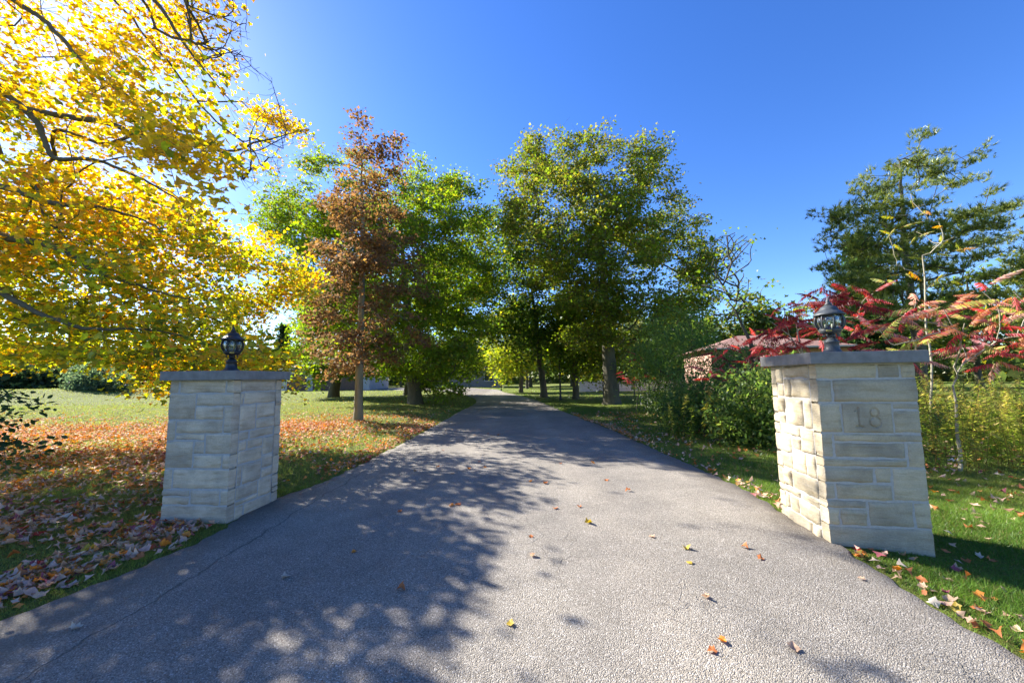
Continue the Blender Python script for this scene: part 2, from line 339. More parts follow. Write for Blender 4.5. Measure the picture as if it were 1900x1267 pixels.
def make_stone(parent, O, U, Nn, u0, u1, v0, v1, mat, rough, seed, carve=False, ends=(False, False)):
    g = .0065
    a0, a1 = u0 + (0 if ends[0] else g), u1 - (0 if ends[1] else g); b0, b1 = v0+g, v1-g
    W, H = a1-a0, b1-b0
    if carve: nu, nv = 104, 68
    else: nu, nv = max(4, int(W/.034)), max(4, int(H/.03))
    # denser towards the edges
    def ticks(n, Lh): q = np.linspace(0, 1, n+1)[1:-1]; e = min(.011/Lh, .2); return np.concatenate([[0], e+(1-2*e)*np.concatenate([[0], q, [1]]), [1]])
    tu, tv = ticks(nu, W), ticks(nv, H); nu, nv = len(tu), len(tv)
    A, B = np.meshgrid(a0+tu*W, b0+tv*H)
    ra = np.random.RandomState(seed)
    n1, n2, n3 = SineNoise(seed+1, 9.0), SineNoise(seed+2, 30.0), SineNoise(seed+3, 75.0)
    Q = np.stack([A.ravel()+seed, B.ravel()*1.8, 0*A.ravel()], -1)
    de = np.minimum.reduce([A-a0 if not ends[0] else A*0+9, a1-A if not ends[1] else A*0+9, B-b0, b1-B])
    pit = sstep(0, .014, de)
    d = rough*(.9*n1(Q)+.45*n2(Q)+.22*n3(Q)).reshape(A.shape)*pit + ra.uniform(.001, .007) + rough*.9*pit
    ledge = ra.uniform(b0+.1*H, b1-.1*H)
    if rough > .003: d += rough*1.1*sstep(-.012, .012, B-ledge+.02*n1(Q).reshape(A.shape))*pit*ra.choice([-1, 1])
    d = np.maximum(d, .0025)*sstep(-.004, .009, de) - .005*(1-sstep(0, .009, de))
    jit = .0035*np.stack([n2(Q+9), n2(Q+19)], -1).reshape(*A.shape, 2)*(~(np.minimum(de, 8) > .02))[..., None]
    if carve:
        k = carve18(A-a0, B-b0); d = rough*.35*n2(Q).reshape(A.shape) + .003; d -= .011*(1-sstep(.0040, .0105, k)); jit[:] = 0
    Pt = O + np.multiply.outer(A+jit[..., 0], U) + np.multiply.outer(d, Nn); Pt[..., 2] += (B+jit[..., 1])
    V = Pt.reshape(-1, 3); ii = (np.arange(nv-1)[:, None]*nu+np.arange(nu-1)).ravel()
    Fq = [np.stack([ii, ii+1, ii+nu+1, ii+nu], -1)]
    loop = np.concatenate([np.arange(nu), np.arange(1, nv)*nu+nu-1, (nv-1)*nu+np.arange(nu-2, -1, -1), np.arange(nv-2, 0, -1)*nu])
    back = V[loop].copy(); back -= (SD-.004)*Nn; nb = len(V)
    # skirts end on one flat back plane
    dd = (back-O) @ Nn; back += np.multiply.outer(-SD+.004-dd, Nn)
    k = np.arange(len(loop)); k2 = (k+1) % len(loop)
    Fq.append(np.stack([loop[k], nb+k, nb+k2, loop[k2]], -1)[:, ::1])
    me = mesh_np('stone', np.concatenate([V, back]), Fq, mat, smooth=False)
    if np.dot(np.cross(U, (0, 0, 1)), Nn) < 0:
        me.flip_normals()
    sm = np.zeros(len(me.polygons), bool); sm[:len(Fq[0])] = True; me.polygons.foreach_set('use_smooth', sm)
    return obj('stone', me, parent)
def pillar(bx, by, rot, z0, left, front, side, label, smat, mmat, rside, rfront, seed):
    e1 = np.array([math.cos(rot), math.sin(rot)])*(-1 if left else 1); e2 = np.array([-math.sin(rot), math.cos(rot)])
    c = np.array([bx, by])+(e1+e2)*S/2
    root = empty('gate_pillar', (c[0], c[1], z0), rot); tag(root, label, 'pillar', 'stone gate pillars')
    h = S/2; i_ = .024; zb = -.12
    box('mortar_core', -h+i_, h-i_, -h+i_, h-i_, zb, PH-.002, mmat, root)
    X, Y = np.array([1., 0, 0]), np.array([0., 1, 0])
    k = seed; MV, MF = [], []
    for fi, (O, U, Nn, lay, rough, full) in enumerate([
        (np.array([-h, -h, 0]), X, -Y, front, rfront, True),
        (np.array([h, -h, 0]) if left else np.array([-h, -h, 0]), Y, X if left else -X, side, rside, False),
        (np.array([h, h, 0]), -X, Y, side, rfront, True),
        (np.array([-h, -h, 0]) if left else np.array([h, -h, 0]), Y, -X if left else X, front, rside, False)]):
        for (u0, u1, v0, v1) in lay:
            k += 7
            a, b_ = u0*S, u1*S
            if not full:
                a, b_ = max(a, SD), min(b_, S-SD)
                if b_-a < .03: continue
                # a sliver beside the corner block joins its neighbour
            zb0 = zb if v0 < .001 else v0*PH
            ro, ri = (a, b_, zb0, v1*PH), (a+.013, b_-.013, zb0+.013, v1*PH-.013); o_ = len(MV)      # flush joint round the stone
            for (q0, q1, q2, q3), dep in ((ro, -.0012), (ri, -.0020)):
                for (uu, vv_) in ((q0, q2), (q1, q2), (q1, q3), (q0, q3)): MV.append(O+U*uu+np.array([0, 0, vv_])+Nn*dep)
            for e in range(4): MF.append((o_+e, o_+(e+1) % 4, o_+4+(e+1) % 4, o_+4+e))
            cv = (not left) and fi == 0 and abs(u0-.23) < .01 and abs(u1-.74) < .01
            make_stone(root, O, U, Nn, a, b_, zb0, v1*PH - (.003 if v1 > .999 else 0), smat, rough, k, cv, (full and u0 < .001, full and u1 > .999))
    obj('mortar', mesh_np('mortar', np.array(MV), [np.array(MF)], mmat), root)
    bm = bmesh.new(); box_into(bm, -h-OH, h+OH, -h-OH, h+OH, PH, PH+CAPT, .006)
    bm_obj('cap', bm, M_CAP, root)
    return root, c
rootL, cL = pillar(-3.0466, 4.1732, -.0889, .0, True, LF, LS, 'grey weathered stone gate pillar standing among fallen leaves', M_ST_GREY, M_MORTAR_G, .0034, .0026, 100)
rootR, cR = pillar(2.6646, 3.347, -.1541, .075, False, RF, RS, 'cream stone gate pillar with the number 18 carved in front', M_ST_WARM, M_MORTAR, .0085, .0022, 900)

# lanterns
def lantern(c, z, rot, mat, label):
    root = empty('pillar_lantern', (c[0], c[1], z), rot); tag(root, label, 'lantern', 'lanterns on the gate pillars')
    n = 8
    lathe('base', [(.098, 0), (.098, .012), (.088, .02), (.072, .03), (.070, .04), (.062, .048), (.058, .112), (.064, .118), (.060, .126), (.036, .150), (.030, .158)], n, mat, root)
    lathe('stem', [(.026, .156), (.026, .2)], 12, mat, root)
    for k in range(n):      # scroll brackets
        a = 2*math.pi*k/n; bm = bmesh.new()
        pts = [(.030, .158), (.052, .165), (.060, .178), (.048, .190), (.062, .204)]
        vs_ = []
        for (r, zz_) in pts:
            for s in (-.005, .005):
                vs_.append(bm.verts.new((r*math.cos(a)-s*math.sin(a), r*math.sin(a)+s*math.cos(a), zz_)))
                vs_.append(bm.verts.new(((r+.008)*math.cos(a)-s*math.sin(a), (r+.008)*math.sin(a)+s*math.cos(a), zz_+.003)))
        for i in range(len(pts)-1):
            o = i*4; p = (i+1)*4
            for q in ((0, 1), (1, 3), (3, 2), (2, 0)): bm.faces.new([vs_[o+q[0]], vs_[o+q[1]], vs_[p+q[1]], vs_[p+q[0]]])
        bmesh.ops.recalc_face_normals(bm, faces=bm.faces); bm_obj('bracket', bm, mat, root)
    lathe('lower_ring', [(.058, .200), (.074, .203), (.084, .214), (.097, .236), (.094, .242), (.05, .242)], n, mat, root)
    for k in range(n):
        if k % 2 == 0:
            a0 = 2*math.pi*(k+.5)/n; r = .0835
            bm = bmesh.new(); box_into(bm, -.004, .004, -.022, .022, -.009, .009, .002)
            o = bm_obj('trim_plate', bm, M_BRASS, root); o.location = (r*math.cos(a0), r*math.sin(a0), .2235); o.rotation_euler = (0, .5, a0)
    prof = [(.092, .242), (.108, .268), (.117, .300), (.118, .325), (.112, .352), (.098, .384)]
    for k in range(n):
        a0, a1 = 2*math.pi*k/n, 2*math.pi*(k+1)/n; V = []
        for (r, zz_) in prof:
            for a in (a0, a1): V.append((r*.985*math.cos(a), r*.985*math.sin(a), zz_))
        for (r, zz_) in prof:
            for a in (a0, a1): V.append((r*.962*math.cos(a), r*.962*math.sin(a), zz_))
        m_ = len(prof); Fq = []
        for i in range(m_-1):
            Fq.append((2*i, 2*i+1, 2*i+3, 2*i+2)); o = 2*m_; Fq.append((o+2*i+1, o+2*i, o+2*i+2, o+2*i+3))
            Fq.append((2*i, 2*i+2, o+2*i+2, o+2*i)); Fq.append((2*i+1, o+2*i+1, o+2*i+3, 2*i+3))
        o = 2*m_; Fq.append((0, o, o+1, 1)); e = 2*m_-2; Fq.append((e, e+1, o+e+1, o+e))
        obj('glass_pane', mesh_np('glass_pane', np.array(V), [np.array(Fq)], M_GLASS), root)
        V = []; Fq = []; ca, sa = math.cos(a0), math.sin(a0)
        for (r, zz_) in prof:
            for (dr, s) in ((-.006, -.0045), (.006, -.0045), (.006, .0045), (-.006, .0045)): V.append(((r+dr)*ca-s*sa, (r+dr)*sa+s*ca, zz_))
        for i in range(m_-1):
            for q in range(4): Fq.append((4*i+q, 4*i+(q+1) % 4, 4*i+4+(q+1) % 4, 4*i+4+q))
        obj('rib', mesh_np('rib', np.array(V), [np.array(Fq)], mat), root)
    roof = lathe('roof', [(.09, .378), (.130, .376), (.132, .384), (.116, .398), (.098, .416), (.082, .424), (.074, .44), (.060, .462), (.036, .474), (.026, .482)], n, mat, root)
    lathe('finial', [(.026, .480), (.031, .489), (.022, .498), (.014, .507), (.020, .516), (.012, .527), (.006, .545), (.0025, .572)], 12, mat, roof, True)
    for k in range(3):
        a = 2*math.pi*k/3; o = lathe('candle', [(.010, 0), (.010, .052)], 10, M_CANDLE, root, True); o.location = (.034*math.cos(a), .034*math.sin(a), .240)
        p = lathe('bulb', [(.006, .052), (.013, .066), (.014, .078), (.007, .1), (.002, .112)], 10, M_GLASS, o, True)
    return root
lantern(cL, PH+CAPT, .2, M_BLACK, 'black glass globe lantern on the grey leaf-strewn pillar')
lantern(cR, .075+PH+CAPT, .35, M_SUNLIT_GREY, 'sunlit grey lantern on the cream pillar numbered 18')

# ------------------------------------------------------------------ leaf templates and tree growing
HL = np.array([(0, .02), (.30, -.06), (.34, .15), (.58, .40), (.36, .47), (.27, .67), (0, 1.0)])
ol = np.concatenate([HL, HL[-2:0:-1]*[-1, 1]])
T_MAPLE_V = np.concatenate([[(0, .36)], ol]); T_MAPLE_V = np.c_[T_MAPLE_V, .22*np.abs(T_MAPLE_V[:, 0]) - .25*(T_MAPLE_V[:, 1]-.3)**2]
T_MAPLE_F = np.array([(0, 1+i, 1+(i+1) % len(ol)) for i in range(len(ol))])
T_STAR_V = np.array([(0, 0, 0), (.55, .35, .12), (.2, .52, .03), (0, 1, -.12), (-.2, .52, .03), (-.55, .35, .12)]); T_STAR_F = np.array([(0, 1, 2), (0, 2, 4), (2, 3, 4), (0, 4, 5)])
T_MID_V = np.array([(0, 0, 0), (.40, .02, .07), (.58, .42, .10), (.27, .52, .02), (0, 1, -.14), (-.27, .52, .02), (-.58, .42, .10), (-.40, .02, .07)]); T_MID_F = np.array([(0, i, i+1) for i in range(1, 7)])
T_OVAL_V = np.array([(0, 0, 0), (.24, .3, .05), (.22, .65, .03), (0, 1, -.08), (-.22, .65, .03), (-.24, .3, .05)]); T_OVAL_F = np.array([(0, 1, 5), (1, 2, 5), (2, 4, 5), (2, 3, 4)])
T_LANCE_V = np.array([(0, 0, 0), (.09, .4, .02), (0, 1, -.12), (-.09, .4, .02)]); T_LANCE_F = np.array([(0, 1, 3), (1, 2, 3)])
_r = np.random.RandomState(77); tv, tf = [], []
for k in range(22):
    ph = _r.uniform(0, 6.28); th = _r.uniform(.1, 1.25); d = np.array([math.sin(th)*math.cos(ph), math.sin(th)*math.sin(ph), math.cos(th)]); q = np.cross(d, _r.normal(size=3)); q *= .045/np.linalg.norm(q)
    b0 = np.array([0, 0, .45*_r.rand()]); i = len(tv); tv += [b0-q, b0+q, b0+d]; tf.append((i, i+1, i+2))
T_TUFT_V, T_TUFT_F = np.array(tv), np.array(tf)
def frames(rng, n, tilt, up=None):
    """random leaf frames: near horizontal, tilted by ~tilt radians, free yaw"""
    yaw = rng.uniform(0, 2*np.pi, n); t1 = rng.normal(0, tilt, n); t2 = rng.normal(0, tilt, n)
    cy_, sy = np.cos(yaw), np.sin(yaw); z0 = np.zeros(n); o1 = np.ones(n)
    Rz = np.stack([np.stack([cy_, -sy, z0], -1), np.stack([sy, cy_, z0], -1), np.stack([z0, z0, o1], -1)], 1)
    c1, s1 = np.cos(t1), np.sin(t1); Rx = np.stack([np.stack([o1, z0, z0], -1), np.stack([z0, c1, -s1], -1), np.stack([z0, s1, c1], -1)], 1)
    c2, s2 = np.cos(t2), np.sin(t2); Ry = np.stack([np.stack([c2, z0, s2], -1), np.stack([z0, o1, z0], -1), np.stack([-s2, z0, c2], -1)], 1)
    return Rz @ Rx @ Ry
def bake(TV, TF, P, Rm, size, zf=None):
    n = len(P); T = np.repeat(TV[None], n, 0).copy()
    if zf is not None: T[:, :, 2] *= zf[:, None]
    V = np.einsum('nij,nkj->nki', Rm, T*size[:, None, None]) + P[:, None, :]
    Fc = (TF[None] + (np.arange(n)*len(TV))[:, None, None]).reshape(-1, TF.shape[1])
    return V.reshape(-1, 3), Fc
def grow(rng, trunk, attr, step=.4, ang=.9, sag=0.0, wig=.05, start_h=0.0):
    """connect attractors to a trunk polyline; returns nodes, parents, branch id, counts"""
    cap = len(trunk) + int(len(attr)*26)+10
    P = np.zeros((cap, 3)); D = np.zeros((cap, 3)); par = np.full(cap, -1); first = np.zeros(cap, bool); n = len(trunk)
    P[:n] = trunk; D[:n-1] = np.diff(trunk, axis=0); D[n-1] = D[n-2]; D[:n] /= np.linalg.norm(D[:n], axis=1)[:, None]; par[1:n] = np.arange(n-1)
    nT = n; ok = np.ones(cap, bool); ok[:nT] = (trunk[:, 2]-trunk[0, 2]) >= start_h; ends = []
    axd = np.array([np.min(np.linalg.norm(trunk-a, axis=1)) for a in attr]); order = np.argsort(axd*(1+.25*rng.rand(len(attr))))
    for ai in order:
        a = attr[ai]; v = a-P[:n]; d = np.linalg.norm(v, axis=1)+1e-6; cosA = (v*D[:n]).sum(1)/d
        cost = d*(1+ang*(1-cosA)) + 1e6*~ok[:n]
        j = int(np.argmin(cost)); L0 = d[j]; k = max(2, min(25, int(L0/step)+1))
        d0 = D[j]*L0*.45*max(.12, cosA[j]); u = np.linspace(0, 1, k+1)[1:, None]; p0 = P[j]; c1 = p0+d0*.8 + np.array([0, 0, sag*L0])
        pts = (1-u)**2*p0 + 2*u*(1-u)*c1 + u*u*a; pts[:-1] += rng.normal(0, wig*min(1, L0)*.5, (k-1, 3))
        if n+k >= cap: break
        P[n:n+k] = pts; pr = np.concatenate([[j], np.arange(n, n+k-1)]); par[n:n+k] = pr; first[n] = True
        dv = pts-P[pr]; D[n:n+k] = dv/(np.linalg.norm(dv, axis=1)[:, None]+1e-9); n += k; ends.append((ai, n-1))
    P, D, par, first = P[:n], D[:n], par[:n], first[:n]
    cnt = np.zeros(n)
    for _, e in ends: cnt[e] += 1
    for i in range(n-1, 0, -1): cnt[par[i]] += cnt[i]
    return P, D, par, first, cnt, nT, ends
def tubes(P, D, par, first, rad, sel, sides):
    """each segment par->node as a frustum of its own start/end ring"""
    i = np.nonzero(sel)[0]; j = par[i]; A, B = P[j], P[i]; ra = np.where(first[i], np.minimum(rad[j], rad[i]*1.35), rad[j]); rb = rad[i]
    d = B-A; d /= np.linalg.norm(d, axis=1)[:, None]+1e-9
    ref = np.where(np.abs(d[:, 2:3]) < .9, np.array([[0, 0, 1.]]), np.array([[1., 0, 0]])); e1 = np.cross(d, ref); e1 /= np.linalg.norm(e1, axis=1)[:, None]; e2 = np.cross(d, e1)
    an = np.arange(sides)*2*np.pi/sides; ring = e1[:, None]*np.cos(an)[None, :, None]+e2[:, None]*np.sin(an)[None, :, None]
    V = np.stack([A[:, None]-d[:, None]*ra[:, None, None]*.4+ring*ra[:, None, None], B[:, None]+d[:, None]*rb[:, None, None]*.4+ring*rb[:, None, None]], 1).reshape(-1, 3)
    o = np.arange(len(i))[:, None]*2*sides; k = np.arange(sides)[None]; k2 = (k+1) % sides
    return V, np.stack([o+k, o+sides+k, o+sides+k2, o+k2], -1).reshape(-1, 4)
def trunk_mesh(path, radii, mat, seed, sides=14, flare=.3):
    V = []; n = len(path); nz = SineNoise(seed, 1.6)
    for k in range(n):
        for s in range(sides):
            a = 2*math.pi*s/sides; h = path[k][2]-path[0][2]
            r = radii[k]*(1+.07*math.sin(3*a+k*.3)+.06*float(nz(np.array([[math.cos(a)*2, math.sin(a)*2, h]]))[0])) 
            r *= 1 + flare*math.exp(-max(h, 0)/.4)*(1+.45*math.sin(5*a+seed))
            V.append((path[k][0]+r*math.cos(a), path[k][1]+r*math.sin(a), path[k][2]))
    i = (np.arange(n-1)[:, None]*sides+np.arange(sides)).ravel(); j = (np.arange(n-1)[:, None]*sides+(np.arange(sides)+1) % sides).ravel()
    return mesh_np('trunk', np.array(V), [np.stack([i, j, j+sides, i+sides], -1)], mat, smooth=True)
def outline_points(rng, n, poly, Yc, dmax=None, hollow=.35, gap=.0, gapseed=1, gapfreq=.8, dmin=.6):
    poly = np.asarray(poly, float); x0, y0 = poly.min(0); x1, y1 = poly.max(0)
    rows = np.linspace(y0, y1, 120); xs = np.linspace(x0, x1, 260); XX, YY = np.meshgrid(xs, rows); ins = in_poly(XX.ravel(), YY.ravel(), poly).reshape(XX.shape)
    xl = np.where(ins.any(1), xs[ins.argmax(1)], np.nan); xr = np.where(ins.any(1), xs[len(xs)-1-ins[:, ::-1].argmax(1)], np.nan)
    okr = ~np.isnan(xl); out = []; tot = 0; gn = SineNoise(gapseed, gapfreq)
    while tot < n:
        m = 6000; x = rng.uniform(x0, x1, m); y = rng.uniform(y0, y1, m); k = in_poly(x, y, poly); x, y = x[k], y[k]
        l = np.interp(y, rows[okr], xl[okr]); r = np.interp(y, rows[okr], xr[okr]); c = (l+r)/2; hw = (r-l)/2
        hr = np.sqrt(np.clip(hw**2-(x-c)**2, 0, None))*Yc/F_PX
        top = sstep(y0, y0+.25*(y1-y0), y)*.6+.4; hr = np.maximum(hr*top, dmin)
        if dmax: hr = np.minimum(hr, dmax)
        s = rng.uniform(-1, 1, len(x)); s = np.sign(s)*np.abs(s)**(1-hollow)
        Pp = at(x, y, Yc+s*hr)
        keep = (rng.rand(len(x)) < .55+.45*hr/hr.max()) & (gn(Pp) > -1.6+gap*1.2) 
        out.append(Pp[keep]); tot += keep.sum()
    return np.concatenate(out)[:n]
def clump(rng, A, k, sd, flat=.6):
    return np.repeat(A, k, 0)+rng.normal(0, 1, (len(A)*k, 3))*np.array([sd, sd, sd*flat])
def leaves_at(rng, A, per, spread, flat, size, TV, TF, colfn, tilt=.55):
    n = len(A)*per; C = np.repeat(A, per, 0)
    P = C + rng.normal(0, 1, (n, 3))*np.array([spread, spread, spread*flat])
    sz = size*rng.uniform(.65, 1.25, n); Rm = frames(rng, n, tilt); zf = rng.uniform(-.6, 1.8, n)
    V, Fc = bake(TV, TF, P, Rm, sz, zf); col = colfn(rng, P, C)
    return V, Fc, np.repeat(col, len(TV), 0), P
def pal(rng, n, cols, wts):
    cols = np.array(cols, float); W = np.asarray(wts, float)
    if W.ndim == 1: W = np.repeat(W[None], n, 0)
    W = W/W.sum(1)[:, None]; k = (rng.rand(n)[:, None] > np.cumsum(W, 1)).sum(1).clip(0, len(cols)-1)
    c = cols[k]; k2 = rng.randint(0, len(cols), n); mx = rng.uniform(0, .25, (n, 1))
    c = c*(1-mx)+c.mean(0)*mx
    return c*rng.uniform(.75, 1.25, (n, 1))
YEL, GOLD, ORA, LIME, GRN, DGR, RUST, BRN, RED = (.72,.52,.08),(.68,.43,.055),(.62,.30,.05),(.42,.48,.055),(.145,.215,.028),(.07,.12,.024),(.19,.105,.045),(.15,.10,.06),(.45,.03,.02)
def build_tree(name, label, cat, base, trunk_top, r0, attr, leafA, leaf, bmat, seed, group=None, step=.4, ang=.9, sag=0., r_twig=.005, pw=.47, start_h=1.5, twigs=True, rmax=None, kids=None, bend=.15, flare=.3, lmat=None):
    """leaf: (per, spread, flat, size, TV, TF, colfn, tilt)"""
    rng = np.random.RandomState(seed); base = np.asarray(base, float); top = np.asarray(trunk_top, float)
    root = empty(name, base); tag(root, label, cat, group)
    n = max(6, int(np.linalg.norm(top-base)/.35)); u = np.linspace(0, 1, n)[:, None]
    tr = base+(top-base)*u; wob = np.cumsum(rng.normal(0, bend/math.sqrt(n), (n, 2)), 0); wob -= np.linspace(0, 1, n)[:, None]*wob[-1]; tr[:, :2] += wob
    tr[0, 2] -= .12
    P, D, par, first, cnt, nT, ends = grow(rng, tr, attr, step, ang, sag, start_h=start_h)
    rad = r_twig*np.maximum(cnt, 1)**pw
    tp = np.linspace(1, 0, nT)**.8; tp = tp*r0+(1-tp)*r_twig*2
    rad[:nT] = np.maximum(tp, .012)
    lim = .62*r0; rad[nT:] = np.minimum(rad[nT:], lim)
    for i in range(nT, len(rad)): rad[i] = min(rad[i], rad[par[i]])
    obj('trunk', trunk_mesh(P[:nT]-base, rad[:nT], bmat, seed, flare=flare), root)
    seg = np.arange(len(P)) >= nT; thick = seg & (rad >= .018); thin = seg & (rad < .018)
    Vs, Fs, o = [], [], 0
    for s_, k in ((thick, 6), (thin, 3)):
        if s_.any(): V, Fq = tubes(P, D, par, first, rad, s_, k); Vs.append(V); Fs.append(Fq+o); o += len(V)
    if twigs:      # short side twigs round each end
        m = len(leafA)*5; C = np.repeat(leafA, 5, 0); E_ = C+rng.normal(0, 1, (m, 3))*np.array([leaf[1], leaf[1], leaf[1]*leaf[2]])*1.15
        Pn = np.concatenate([C+rng.normal(0, .05, C.shape), E_]); pr = np.concatenate([np.zeros(m, int), np.arange(m)]); rr = np.concatenate([np.full(m, r_twig*.8), np.full(m, r_twig*.35)])
        V, Fq = tubes(Pn, None, pr, np.zeros(2*m, bool), rr, np.arange(2*m) >= m, 3); Vs.append(V); Fs.append(Fq+o); o += len(V)
    if Vs: obj('branches', mesh_np('branches', np.concatenate(Vs)-base, [np.concatenate(Fs)], bmat, smooth=True), root, 'stuff')
    if leafA is not None and len(leafA):
        V, Fc, col, LP = leaves_at(rng, leafA, *leaf)
        return root, V, Fc, col, LP, base
    return root, None, None, None, None, base
def finish_crown(r, lmat):
    root, V, Fc, col, LP, base = r
    obj('crown', mesh_np('crown', V-base, [Fc], lmat, col), root, 'stuff'); return root

# --- yellow maple, trunk out of the picture on the left
rng = np.random.RandomState(11)
poly = [(-760,-420),(300,-420),(450,-60),(425,60),(455,130),(500,215),(470,280),(440,330),(470,385),(520,420),(600,470),(612,520),(560,560),(500,575),(470,600),(520,645),(548,690),(545,735),(515,745),(495,705),(430,690),(330,735),(285,745),(250,690),(150,672),(60,680),(-40,700),(-300,720),(-760,640)]
A1 = outline_points(rng, 2500, poly, 7.9, dmax=2.7, hollow=.1, gap=.1, gapseed=4, gapfreq=1.1)
# where its shade would fall on asphalt that lies in full sun, the crown has its edge
def shade_px(A):
    k = (A[:, 2])/sun_dir.z; X = A[:, 0]-sun_dir.x*k; Y = A[:, 1]-sun_dir.y*k; return np.where(Y > .4, 950+F_PX*X/np.maximum(Y, .4), -9999), np.where(Y > .4, 701+F_PX*EYE/np.maximum(Y, .4), 9999)
sx_, sy_ = shade_px(A1); lit = in_poly(sx_, sy_, [(780,1500),(845,1160),(905,1040),(960,945),(1080,905),(1500,960),(2300,1100),(2600,1700)])
mv = A1[lit]; near_Y = rng.uniform(4.4, 5.3, len(mv)); mv = np.stack([mv[:, 0]/mv[:, 1]*near_Y, near_Y, EYE+(mv[:, 2]-EYE)/mv[:, 1]*near_Y], -1)
s2 = in_poly(*shade_px(mv), [(780,1500),(845,1160),(905,1040),(960,945),(1080,905),(1500,960),(2300,1100),(2600,1700)]); mv = mv[~s2]; mv = mv[rng.rand(len(mv)) < .5]
px_bare = [(330,-40),(455,-30),(470,120),(500,130),(545,240),(500,330),(470,370),(420,300),(380,200),(350,90)]
A2 = outline_points(rng, 420, px_bare, 6.8, dmax=.8)
A3 = outline_points(rng, 170, [(462,190),(530,212),(556,250),(520,322),(468,318)], 10.7, dmax=.6)
PF = [(x_, y_) for x_, y_ in [(-60,360),(330,350),(430,400),(500,430),(590,470),(600,515),(545,555),(480,575),(455,605),(520,655),(540,720),(510,725),(430,690),(330,715),(250,685),(120,668),(-60,680)]]
A4 = outline_points(rng, 260, PF, 8.6, dmax=2.2, gap=.2, gapseed=14, gapfreq=1.0)
A4 = A4[~in_poly(*shade_px(A4), [(780,1500),(845,1160),(905,1040),(960,945),(1080,905),(1500,960),(2300,1100),(2600,1700)])]
A1 = np.concatenate([mv, A4, A1[~lit][:1800]])
qx = 950+F_PX*A1[:, 0]/A1[:, 1]; qy = 700-F_PX*(A1[:, 2]-EYE)/A1[:, 1]; tipm = (qx > 420) & (qy > 385) & (qy < 600)      # the long right-hand boughs hang further back
tY = rng.uniform(8.8, 11.4, tipm.sum()); T_ = A1[tipm]; T_ = np.stack([T_[:, 0]/T_[:, 1]*tY, tY, EYE+(T_[:, 2]-EYE)/T_[:, 1]*tY], -1)
T_ = T_[~in_poly(*shade_px(T_), [(780,1500),(845,1160),(905,1040),(960,950),(1080,925),(1500,970),(2300,1100),(2600,1700)])]
A1 = np.concatenate([T_, T_+rng.normal(0, .22, T_.shape), A1[~tipm]])
gn = SineNoise(8, .9); gn2 = SineNoise(9, .6)
def col_yellow(rng, P, C):
    g = np.clip(.66 - .115*(P[:, 2]-2.0) + .26*gn(P), .05, .9); o = np.clip(.30+.22*gn2(P)-.10*sstep(5, 8, P[:, 2]), .03, .7)
    W = np.stack([(1-g)*1.0*(1-o), (1-g)*.95*(1-o*.5), (1-g)*o*.95, g*1.0, g*.45], -1)
    return pal(rng, len(P), [YEL, GOLD, ORA, LIME, GRN], W)
# leaves thin out toward the bare upper right
upx = 950 + F_PX*A1[:, 0]/A1[:, 1]; upy = 700 - F_PX*(A1[:, 2]-EYE)/A1[:, 1]
pthin = np.maximum(np.clip((upx-180)/240, 0, 1)*np.clip((380-upy)/200, 0, 1), .42*np.clip((330-upy)/200, 0, 1))
lv = A1[(rng.rand(len(A1)) > np.maximum(pthin*1.05, np.maximum(np.where(A1[:, 1] < 6.0, .45, 0)*(upx < 330), np.where(upy < -30, .6, 0))))]
POLY_OK = None
tr = build_tree('maple_tree', 'spreading yellow and gold maple overhanging the grey stone pillar', 'tree', (-11.8, 6.9, .05), (-11.9, 7.4, 11.0), .30,
    np.concatenate([A1, A2, A3]), np.concatenate([lv, A3[::5]]), (66, .26, .5, .090, T_MID_V, T_MID_F, col_yellow, .62), M_BARK, 21, step=.3, ang=.55, sag=.05, r_twig=.0030, pw=.44)
root, V, Fc, col, LP, base = tr
sx_, sy_ = shade_px(LP); sunny = in_poly(sx_, sy_, [(800,1500),(860,1160),(915,1050),(970,955),(1080,915),(1500,960),(2300,1100),(2600,1700)])
# the leaves that show largest become leaves of their own, the rest one mass
nv = len(T_MID_V); lpx = 950+F_PX*LP[:, 0]/LP[:, 1]; lpy = 701-F_PX*(LP[:, 2]-EYE)/LP[:, 1]
vis = (lpx > 0) & (lpx < 620) & (lpy > 0) & (lpy < 760); sc_ = np.where(vis, 1/LP[:, 1], 0); big = np.argsort(-sc_)[:300]
keep = ~(sunny & (rng.rand(len(LP)) < .9)); keep[big] = False
V3 = V.reshape(-1, nv, 3); C3 = col.reshape(-1, nv, 3)
lo = keep & ~((lpx > -60) & (lpy > -60) & (LP[:, 1] > .5)); hi = keep & ~lo; six = [0, 2, 3, 4, 5, 6]      # simpler leaves where the picture does not reach
nh, nl_ = hi.sum(), lo.sum(); Fk = np.concatenate([(T_MID_F[None]+(np.arange(nh)*nv)[:, None, None]).reshape(-1, 3), nh*nv+(T_STAR_F[None]+(np.arange(nl_)*6)[:, None, None]).reshape(-1, 3)])
Vk = np.concatenate([V3[hi].reshape(-1, 3), V3[lo][:, six].reshape(-1, 3)]); Ck = np.concatenate([C3[hi].reshape(-1, 3), C3[lo][:, six].reshape(-1, 3)])
crown = obj('crown', mesh_np('crown', Vk-base, [Fk], M_LEAF, Ck), root, 'stuff')
for i in big: obj('leaf', mesh_np('leaf', V3[i]-LP[i], [T_MID_F], M_LEAF, C3[i]), root, loc=LP[i]-base)

